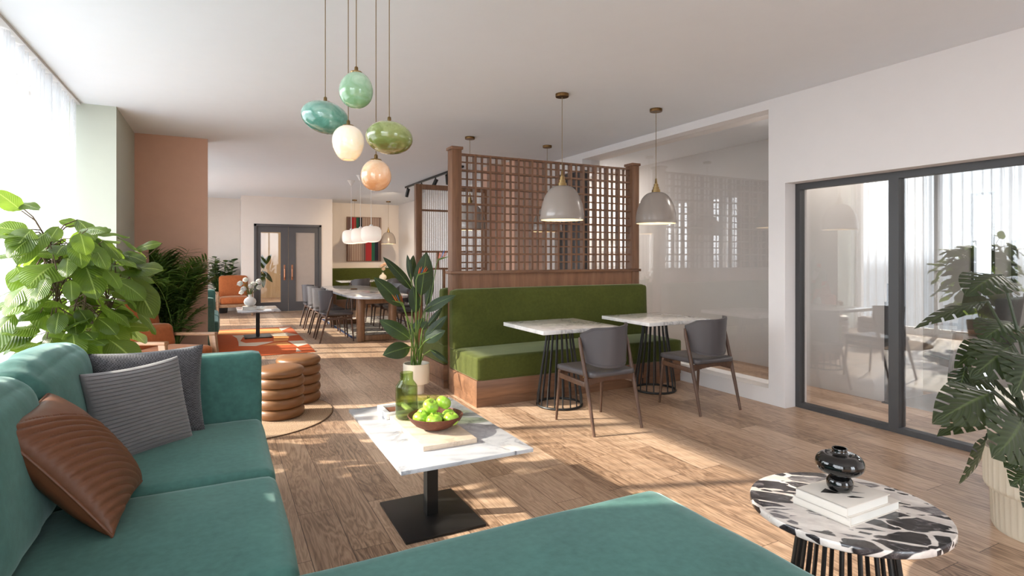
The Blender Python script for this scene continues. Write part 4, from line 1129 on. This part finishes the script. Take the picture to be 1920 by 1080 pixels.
while cnt < 235:
    # foliage volume (world): leaves sit on the outside of the crown
    th, z = rnd.uniform(0, 2 * PI), rnd.uniform(.55, 1.55)
    rr = (1 - abs((z - .98) / .66) ** 2.6) ** .5 if abs((z - .98) / .66) < 1 else .1
    rad = rr * rnd.uniform(.25, 1.0)
    c = V((FO.x + .04 + .33 * rad * math.cos(th), FO.y + .60 * rad * math.sin(th), z))
    out = V((math.cos(th), math.sin(th), rnd.uniform(-1.5, .15))).normalized()
    L = rnd.uniform(.13, .27)
    tip = c + out * L
    if tip.x < -1.15 or c.x < -1.12 or tip.y < 3.86 or c.y < 3.88 or tip.x > -.36: continue
    if tip.x > -.42 and tip.z < .86: continue
    fleaf(c, tip, L * rnd.uniform(.62, .9), (math.cos(th) * .75 + rnd.uniform(-.3, .3), math.sin(th) * .75 - .25 + rnd.uniform(-.3, .3), .75), rnd.uniform(.25, .9))
    st = trunk_top[rnd.randrange(6)]; q = st[2].lerp(st[3], rnd.random())
    if (P(c) - q).length < .42: wood_b.tube([q, (q + P(c)) / 2 + V((0, 0, .02)), P(c)], [.004, .003, .0022], 5)
    cnt += 1
KEY = [  # prominent single leaves (pixel of base, tip, depth, width)
    ((40, 395), (-14, 358), 3.30, .14, .3), ((30, 380), (72, 392), 3.35, .10, .3), ((52, 438), (-10, 425), 3.2, .17, .5), ((60, 430), (20, 478), 3.15, .17, .6),
    ((110, 425), (92, 452), 3.35, .10, .4), ((145, 412), (178, 448), 3.6, .11, .5), ((150, 420), (112, 415), 3.6, .09, .3),
    ((245, 520), (288, 594), 3.62, .21, .35), ((228, 512), (304, 505), 3.72, .17, .8), ((215, 480), (272, 490), 3.75, .13, .9), ((304, 456), (253, 470), 3.85, .08, .9),
    ((215, 545), (240, 560), 3.6, .10, .5), ((180, 600), (236, 648), 3.5, .18, .4), ((190, 640), (228, 672), 3.6, .17, .3), ((120, 500), (182, 520), 3.4, .16, .6),
    ((70, 565), (105, 620), 3.3, .18, .5), ((30, 500), (60, 560), 3.25, .17, .5), ((195, 575), (246, 632), 3.75, .10, .7), ((10, 620), (55, 640), 3.2, .14, .4)]
for (bu, bv), (tu, tv), d, w, dr in KEY:
    bpt, tpt = at(bu, bv, d), at(tu, tv, d - .06)
    if bpt.x < -1.14: bpt.x = -1.14
    if tpt.x < -1.14: tpt.x = -1.14
    fleaf(bpt, tpt, w, (.15, -.75, .65), dr, .12)
    q = trunk_top[3][3] if bu > 170 else trunk_top[0][3]
    wood_b.tube([q, (q + P(bpt)) / 2 + V((0, 0, .04)), P(bpt)], [.005, .004, .003], 5)
wood_b.build('branches', M['bark'], t); lv.build('foliage', M['fig'], t, 180)

# ---- areca palm in front of the terracotta wall
PO = V((-.50, 7.56, 0))
t = thing('areca_palm', 'dark green feathery palm in front of the terracotta wall', 'plant', PO)
pot_simple(t, .15, .18, .34, M['black_plastic'])
sb, lv = MB(), MB()
def frond(az, tilt, L, bend, nl=20):
    az = RAD(az); d = V((math.cos(az) * math.sin(tilt), math.sin(az) * math.sin(tilt), math.cos(tilt)))
    base = V((rnd.uniform(-.07, .07), rnd.uniform(-.07, .07), .30)); pts = [base]; dirs = []
    n = 14; hor = V((math.cos(az), math.sin(az), 0))
    p = V(base)
    for i in range(n):
        f = i / n; a = tilt + bend * f ** 1.6
        dd = hor * math.sin(a) + V((0, 0, math.cos(a))); p = p + dd * (L / n); pts.append(V(p)); dirs.append(dd)
    lim = [-1.36 - PO.x, 7.95 - PO.y]
    for q in pts: q.y = min(q.y, 7.76 - PO.y); q.x = max(q.x, -.72 - PO.x)
    sb.tube(pts, [.008 - .006 * i / n for i in range(n + 1)], 5)
    sidev = hor.cross(V((0, 0, 1)))
    for k in range(nl):
        f = .30 + .70 * k / nl; x = f * n; i = min(int(x), n - 1); c = pts[i].lerp(pts[i + 1], x - i); dd = dirs[i]
        ll = L * .27 * (math.sin(PI * (.12 + .8 * (k / nl))) ** .7)
        for s in (-1, 1):
            d = (sidev * s * .8 + dd * .75 + V((0, 0, .22))).normalized()
            if (c + d * ll).y > 7.82 - PO.y: d.y = -abs(d.y) * .3; d.normalize()
            if (c + d * ll).x < -.78 - PO.x: d.x = abs(d.x) * .3; d.normalize()
            lv.leaf(c, d, V((0, 0, 1)) + dd * .2, ll, ll * .055 + .002, sh_lance, rnd.uniform(.5, 1.1), .1, 4, 2)
for k in range(40):
    az = rnd.uniform(0, 360); e = abs(math.cos(RAD(az))) if math.cos(RAD(az)) > 0 else .5 * abs(math.cos(RAD(az)))
    frond(az, rnd.uniform(.03, .34) * (1 - .5 * e), rnd.uniform(1.0, 1.42) * (1 - .18 * e), rnd.uniform(.7, 1.5) * (1 - .4 * e))
for k in range(14):
    frond(rnd.uniform(120, 400), rnd.uniform(.35, .65), rnd.uniform(.5, .7), rnd.uniform(.5, 1.2), 14)
sb.build('stems', M['green_stem'], t); lv.build('fronds', M['palm'], t, 180)

# ---- rubber plant behind the far armchair
ZO = V((.02, 15.48, 0))
t = thing('rubber_plant', 'bushy dark green leafy plant behind the far orange armchair', 'plant', ZO)
pot_simple(t, .15, .17, .26, M['black_plastic'])
sb, lv = MB(), MB()
for k in range(15):
    az = rnd.uniform(0, 2 * PI); L = rnd.uniform(.75, 1.15); tl = rnd.uniform(.05, .33)
    hor = V((math.cos(az), math.sin(az) * .6, 0)); pts = [V((0, 0, .24)) + hor * .05 + (hor * math.sin(tl) + V((0, 0, 1)) * math.cos(tl)) * L * i / 6 for i in range(7)]
    for q in pts: q.x = max(-.7, min(.36, q.x)); q.y = min(.3, q.y)
    sb.tube(pts, .006, 5)
    for j in range(19):
        f = .25 + .75 * j / 19; x = f * 6; i = min(5, int(x)); c = pts[i].lerp(pts[i + 1], x - i); a2 = j * 2.4 + az
        d = V((math.cos(a2), math.sin(a2), .75)).normalized(); ll = rnd.uniform(.13, .20)
        if (c + d * ll).x > .42: d.x = -abs(d.x)
        if (c + d * ll).y > .42: d.y = -abs(d.y)
        lv.leaf(c, d, (0, 0, 1), ll, ll * .32, sh_rub, .6, .15, 5, 2)
sb.build('stems', M['green_stem'], t); lv.build('foliage', M['zz'], t, 180)

# ---- bird of paradise
SO = V((1.765, 5.53, 0))
t = thing('strelitzia_plant', 'bird of paradise plant with broad dark leaves and orange flowers beside the green bench', 'plant', SO)
b = MB(); b.lathe([(0, 0), (.078, 0), (.078, .085), (.10, .094), (.128, .102), (.132, .115), (.132, .30), (.120, .30), (.118, .255), (0, .255)], seg=56); b.build('pot', M['pot_cream'], t, 35)
b = MB(); b.lathe([(0, .268), (.119, .262), (.119, .256), (0, .256)], seg=32); b.build('soil', M['soil'], t)
sb, lv, fo, fb = MB(), MB(), MB(), MB()
SD = 5.68
def spx(cx, cy, d): return at(640 + cx / 3, 440 + cy / 3, SD + d) - SO
SL = [  # base, tip (zoomed pixels), width, depth offset base/tip, droop
    ((448, 345), (478, 104), 86, -.10, -.16, .25, (-.2, -1, .2)), ((400, 312), (240, 128), 50, .02, -.05, .45, (.5, -.5, .8)), ((345, 402), (188, 243), 74, -.14, -.25, .5, (.6, -.7, .5)),
    ((396, 262), (371, 116), 28, .12, .15, .15, (-.6, -.8, .1)), ((420, 442), (404, 292), 54, -.12, -.05, .2, (.3, -1, .1)), ((478, 402), (516, 233), 34, .02, .05, .2, (-.8, -.7, .1)),
    ((466, 430), (638, 342), 52, -.05, -.20, .5, (-.2, -.5, 1)), ((482, 520), (567, 410), 28, .0, .02, .3, (-.5, -.7, .5)), ((466, 588), (592, 458), 46, -.1, -.12, .3, (-.3, -.7, .7)),
    ((468, 602), (582, 540), 52, -.16, -.22, .4, (0, -.6, .9)), ((388, 588), (218, 480), 72, -.12, -.18, .5, (.2, -.6, .9)), ((388, 632), (236, 676), 78, -.18, -.35, .6, (.1, -.5, 1)),
    ((502, 648), (602, 722), 26, -.1, -.12, .6, (.1, -.5, 1)), ((455, 532), (482, 488), 34, -.18, -.2, .3, (0, -.8, .5)), ((390, 250), (405, 118), 40, .2, .22, .15, (.2, -1, .1)),
    ((470, 470), (380, 560), 40, .12, .2, .6, (0, -.4, 1))]
for (b0, t0, w, d0, d1, dr, up) in SL:
    bp, tp = spx(*b0, d0), spx(*t0, d1); d = tp - bp; L = d.length; dd = d.normalized(); up = V(up) * .55 + V((-.3, -1, .15)); n = V(up); n = (n - dd * n.dot(dd)).normalized()
    dd = dd * math.cos(dr * .5) + n * math.sin(dr * .5)
    lv.leaf(bp, dd, up, L * 1.03, w / 3 * SD / FPX / 2 * 1.25, sh_lance, dr, .16, 12, 6, .006)
    r0 = V((rnd.uniform(-.05, .05), rnd.uniform(-.05, .05), .26))
    sb.tube([r0, r0.lerp(bp, .5) + V(((r0.x - bp.x) * .12, 0, .04)), bp, bp + dd * L * .3], [.008, .0065, .005, .003], 6)
for (fx, fy, dd) in ((345, 385, -.22), (545, 140, .0), (432, 226, -.22)):
    fo, fb = MB(), MB()
    c = spx(fx, fy, dd); r0 = V((rnd.uniform(-.04, .04), rnd.uniform(-.04, .04), .26))
    s = 1 if fx != 345 else -1
    sb.tube([r0, r0.lerp(c, .55), c + V((-.02 * s, 0, -.05)), c], [.006, .005, .005, .006], 6)
    sb.tube([c, c + V((.05 * s, -.01, .015)), c + V((.11 * s, -.02, .03))], [.010, .008, .001], 6)
    for k in range(5):
        d = V((s * (.05 + .12 * k), rnd.uniform(-.3, .1), 1)).normalized()
        (fb if k == 2 else fo).leaf(c + V((.012 * k * s, 0, .004)), d, (-s, 0, .2), rnd.uniform(.07, .11), .011, sh_lance, .2, .3, 5, 2)
    fl_ = fo.build('flower', M['orange_petal'], t, 180); fb.build('tongue', M['blue_petal'], fl_, 180)
sb.build('stems', M['green_stem'], t); lv.build('foliage', M['strel'], t, 180); 

# ---- monstera in a fluted pot
MO = V((3.64, 1.28, 0))
t = thing('monstera_plant', 'dark monstera with split leaves in a fluted beige pot at the right edge', 'plant', MO)
flute = lambda a, z: 1 - .022 * abs(math.sin(a * 22)) ** .6
b = MB(); b.lathe([(0, 0), (.205, 0), (.215, .02), (.222, .195), (.228, .20), (.243, .21), (.247, .225), (.250, .40), (.246, .41), (.232, .41), (.228, .34), (0, .34)], seg=264,
                  rad=lambda a, z: flute(a, z) if .01 < z < .402 else 1); b.build('pot', M['pot_sand'], t, 50)
b = MB(); b.lathe([(0, .355), (.228, .35), (.228, .342), (0, .342)], seg=32); b.build('soil', M['soil'], t)
sb, lv = MB(), MB()
MD = 2.78
def mpx(cx, cy, d): return at(1690 + cx / 1.861, 480 + cy / 1.861, MD + d) - MO
def mslit(i, nL, a): return a > .38 and i >= 4 and i % 5 == 4 and i < nL - 3
ML = [  # base(petiole), tip, width px(zoom), depths, droop, up
    ((352, 66), (236, 142), 150, .02, -.10, .7, (.1, -.35, 1)), ((300, 158), (74, 250), 74, .0, -.12, .35, (.3, -.25, 1)), ((395, 232), (286, 300), 150, .08, -.02, .7, (.1, -.4, 1)),
    ((300, 296), (193, 384), 84, .05, .0, .6, (.5, -.5, .7)), ((384, 312), (250, 420), 150, -.06, -.2, .6, (.1, -.6, .8)), ((436, 345), (386, 478), 150, -.12, -.26, .6, (-.1, -.8, .6)),
    ((222, 388), (190, 492), 74, -.05, -.08, .5, (-.6, -.7, .3)), ((320, 425), (226, 458), 80, .1, .08, .5, (.2, -.5, .9)), ((320, 475), (124, 580), 150, -.16, -.34, .55, (.25, -.6, .8)),
    ((336, 548), (146, 630), 96, -.02, -.12, .6, (.2, -.3, 1)), ((420, 566), (318, 692), 176, -.26, -.42, .6, (.1, -.8, .55)), ((300, 622), (206, 774), 96, -.14, -.2, .4, (.55, -.7, .4)),
    ((452, 690), (366, 736), 84, -.3, -.36, .6, (0, -.6, .8)), ((455, 750), (386, 800), 84, -.3, -.36, .6, (0, -.6, .8)), ((455, 790), (424, 868), 60, -.28, -.32, .5, (0, -.8, .5)),
    ((440, 225), (520, 320), 150, .1, .0, .7, (0, -.4, 1)), ((450, 420), (560, 520), 160, -.05, -.15, .7, (0, -.5, .9)), ((460, 560), (570, 660), 160, -.1, -.25, .7, (0, -.5, .9)), ((300, 420), (380, 500), 110, .2, .2, .6, (0, -.5, .8))]
for (b0, t0, w, d0, d1, dr, up) in ML:
    bp, tp = mpx(*b0, d0), mpx(*t0, d1); d = tp - bp; L = d.length; dd = d.normalized(); n = V(up); n = (n - dd * n.dot(dd)).normalized()
    dd = dd * math.cos(dr * .5) + n * math.sin(dr * .5)
    lv.leaf(bp, dd, up, L * 1.06, w / 1.861 * MD / FPX / 2 * 1.12, sh_mono, dr * .8, .14, 35, 10, .004, mslit, .07)
    r0 = V((rnd.uniform(-.08, .05), rnd.uniform(-.08, .08), .35))
    mid = r0.lerp(bp, .55) + V((0, 0, .06))
    sb.tube([r0, mid, bp, bp + dd * L * .12], [.011, .009, .006, .004], 7)
for k in range(5):
    a = rnd.uniform(0, 6.28); sb.tube([V((.05 * math.cos(a), .05 * math.sin(a), .34)), V((.09 * math.cos(a), .09 * math.sin(a), .50)), V((.12 * math.cos(a + .4), .12 * math.sin(a + .4), .72))], [.018, .014, .010], 8)
sb.build('stems', M['mono_stem'], t); lv.build('foliage', M['mono'], t, 180)

# ---- plant in the hall behind the double door
HO = V((.62, 16.9, 0))
t = thing('potted_plant', 'tall plant with long green leaves seen through the left door glass', 'plant', HO)
pot_simple(t, .13, .16, .32, M['pot_cream'])
sb, lv = MB(), MB()
for (du, dv, dx, dy, dz) in ((492, 500, .30, -.1, .55), (494, 505, -.05, -.1, .75), (493, 508, .35, -.05, -.35), (492, 512, .05, -.15, -.6), (488, 505, -.4, 0, .3)):
    bp = at(du, dv, 15.55) - HO; d = V((dx, dy, dz)); L = .42
    lv.leaf(bp, d, (0, -.8, .6), L, .07, sh_lance, .5, .2, 8, 4); sb.tube([V((0, 0, .28)), V((0, 0, .28)).lerp(bp, .5), bp], .008, 6)
sb.build('stems', M['green_stem'], t); lv.build('foliage', M['strel'], t, 180)

# ---- vases with flowers
def bouquet(name, label, loc, petal, heads, big, gre):
    t = thing(name, label, 'vase', loc)
    b = MB(); b.lathe([(0, 0), (.045, 0), (.085, .035), (.096, .075), (.085, .115), (.05, .145), (.028, .158), (.026, .19), (.030, .198), (.022, .197), (.02, .16), (0, .15)], seg=36); b.build('vase_body', M['white_stone'] if big else M['pot_cream'], t, 70)
    sb, lf = MB(), MB()
    for (x, y, z, r) in heads:
        sb.tube([(0, 0, .16), (x * .4, y * .4, .16 + (z - .16) * .5), (x, y, z)], .0035, 5)
        fb = MB(); rr = random.Random(int(1000 * (x + 3 * z)))
        fb.sphere((x, y, z), r * .62, 10, 8)
        for k in range(26):
            a, e = k * 2.4, math.acos(1 - 1.7 * (k + .5) / 26); d = V((math.sin(e) * math.cos(a), math.sin(e) * math.sin(a), math.cos(e)))
            fb.leaf(V((x, y, z)) + d * r * .30, (d + V((0, 0, .4))).normalized(), d, r * .85, r * .42, sh_rub, .9, -.25, 4, 2)
        fb.build('blossom', petal, t, 180)
    for k in range(gre):
        a = rnd.uniform(0, 6.28); d = V((math.cos(a) * .55, math.sin(a) * .55, 1)).normalized(); L = rnd.uniform(.14, .26); p0 = V((0, 0, .18)); p1 = p0 + d * L
        sb.tube([p0, p1], .0022, 4)
        for j in range(6):
            c = p0.lerp(p1, .3 + .7 * j / 6); lf.leaf(c, V((math.cos(j * 2 + a), math.sin(j * 2 + a), .5)), (0, 0, 1), .04, .010, sh_rub, .5, .1, 3, 2)
    sb.build('stems', M['green_stem'], t); lf.build('leaves', M['zz'], t, 180)
    return t
t = thing('book', 'thick pale book lying on the coffee table of the orange rug under the flower vase', 'book', (.44, 10.42, .4822))
b = MB(); b.box(-.10, -.08, .004, .10, .08, .056); b.build('pages', M['paper'], t)
b = MB(); b.box(-.105, -.085, 0, .105, .085, .005).box(-.105, -.085, .055, .105, .085, .06).box(-.105, -.085, 0, -.10, .085, .06); b.build('cover', M['cover'], t)
bouquet('flower_vase', 'round white vase with white flowers on the coffee table of the orange rug', (.45, 10.42, .5424), M['petal'],
        [(-.15, -.02, .37, .055), (-.07, .02, .43, .05), (.13, -.02, .40, .055), (.14, .03, .30, .052), (-.10, -.04, .28, .055), (.01, -.06, .33, .05), (-.13, .04, .22, .045), (.05, .06, .36, .05)], True, 16)
bouquet('flower_vase', 'small vase with peach flowers on the far table before the green bench', (3.80, 14.75, .75), M['peach_petal'],
        [(-.03, -.02, .36, .06), (.05, 0, .40, .06), (.0, -.05, .28, .055)], False, 14)
t = tag(MB().box(-.13, -.09, 0, .13, .09, .004, .001).build('magazine', M['paper']), 'open white magazine lying on the long marble dining table', 'magazine'); t.location = (2.02, 10.7, .7502)
t = tag(MB().cushion((.12, .08, .03), .012, n=4).build('snack_tray', M['stem']), 'small brown dish on the long marble dining table', 'dish'); t.location = (2.22, 10.75, .7655)

# ================================================================== LIGHT
sd = bpy.data.lights.new('sun', 'SUN'); so = bpy.data.objects.new('sun', sd); COL.objects.link(so)
sd.energy = 12.5; sd.angle = RAD(.9); sd.color = (1, .93, .78)
so.rotation_euler = V((1.72, -.62, -1)).to_track_quat('-Z', 'Y').to_euler()
w = bpy.data.worlds.new('world'); S.world = w; w.use_nodes = True; nt = w.node_tree; nt.nodes.clear()
o = nt.nodes.new('ShaderNodeOutputWorld'); bg = nt.nodes.new('ShaderNodeBackground'); tc = nt.nodes.new('ShaderNodeTexCoord'); sx = nt.nodes.new('ShaderNodeSeparateXYZ'); cr = nt.nodes.new('ShaderNodeValToRGB')
nt.links.new(tc.outputs['Generated'], sx.inputs[0])
mp = nt.nodes.new('ShaderNodeMapRange'); mp.inputs[1].default_value = -1; mp.inputs[2].default_value = 1; nt.links.new(sx.outputs[2], mp.inputs[0]); nt.links.new(mp.outputs[0], cr.inputs[0])
e = cr.color_ramp.elements; e[0].position = .49; e[0].color = (.28, .31, .34, 1); e[1].position = .505; e[1].color = (.87, .935, 1, 1)
nt.links.new(cr.outputs[0], bg.inputs[0]); bg.inputs[1].default_value = 8.5; nt.links.new(bg.outputs[0], o.inputs[0])
def rear_portal():
    ld = bpy.data.lights.new('window_portal', 'AREA'); ld.shape = 'RECTANGLE'; ld.size = 1.6; ld.size_y = 2.58
    o = bpy.data.objects.new('window_portal', ld); COL.objects.link(o); o.location = (2.4, -3.63, 1.41); o.rotation_euler = V((0, 1, 0)).to_track_quat('-Z', 'Z').to_euler()
    ld.cycles.is_portal = True
rear_portal()
def portal(y0, y1):
    ld = bpy.data.lights.new('window_portal', 'AREA'); ld.shape = 'RECTANGLE'; ld.size = y1 - y0; ld.size_y = 2.7
    o = bpy.data.objects.new('window_portal', ld); COL.objects.link(o); o.location = (-1.66, (y0 + y1) / 2, 1.43); o.rotation_euler = V((1, 0, 0)).to_track_quat('-Z', 'Z').to_euler()
    ld.cycles.is_portal = True
for y0, y1 in ((-2.6, 1.25), (2.68, 6.66), (8.9, 10.4), (11.0, 12.5), (13.1, 14.6)): portal(y0, y1)
# unseen ceiling fill lights, added to brighten the lounge, corridor and hall
def panel(label, x, y, sx_, sy_, power):
    t = thing('added_fill_panel', label, 'lamp', (x, y, CEIL), 0)
    b = MB(); b.box(-sx_ / 2, -sy_ / 2, -.03, sx_ / 2, sy_ / 2, -.001, .003); b.build('housing', M['white_stone'], t)
    ld = bpy.data.lights.new('fill_panel_light', 'AREA'); ld.shape = 'RECTANGLE'; ld.size = sx_ * .9; ld.size_y = sy_ * .9; ld.energy = power; ld.color = (1, .95, .88)
    o = bpy.data.objects.new('fill_panel_light', ld); COL.objects.link(o); o.parent = t; o.location = (0, 0, -.035)
panel('added unseen ceiling fill light of the lounge beyond the glass doors', 7.4, 1.9, 1.2, .6, 45)
panel('added unseen ceiling fill light of the corridor behind the sliding glass doors', 5.22, 3.62, .5, .6, 14)
panel('added unseen ceiling fill light at the far end of the corridor', 5.3, 8.1, .6, .6, 40)
panel('added unseen ceiling fill light of the hall behind the double door', 1.6, 18.0, .6, 1.2, 60)
S.view_settings.view_transform = 'Standard'; S.view_settings.look = 'None'; S.view_settings.gamma = 1; S.view_settings.exposure = 0.38
try: S.view_settings.use_curve_mapping = False
except Exception: pass
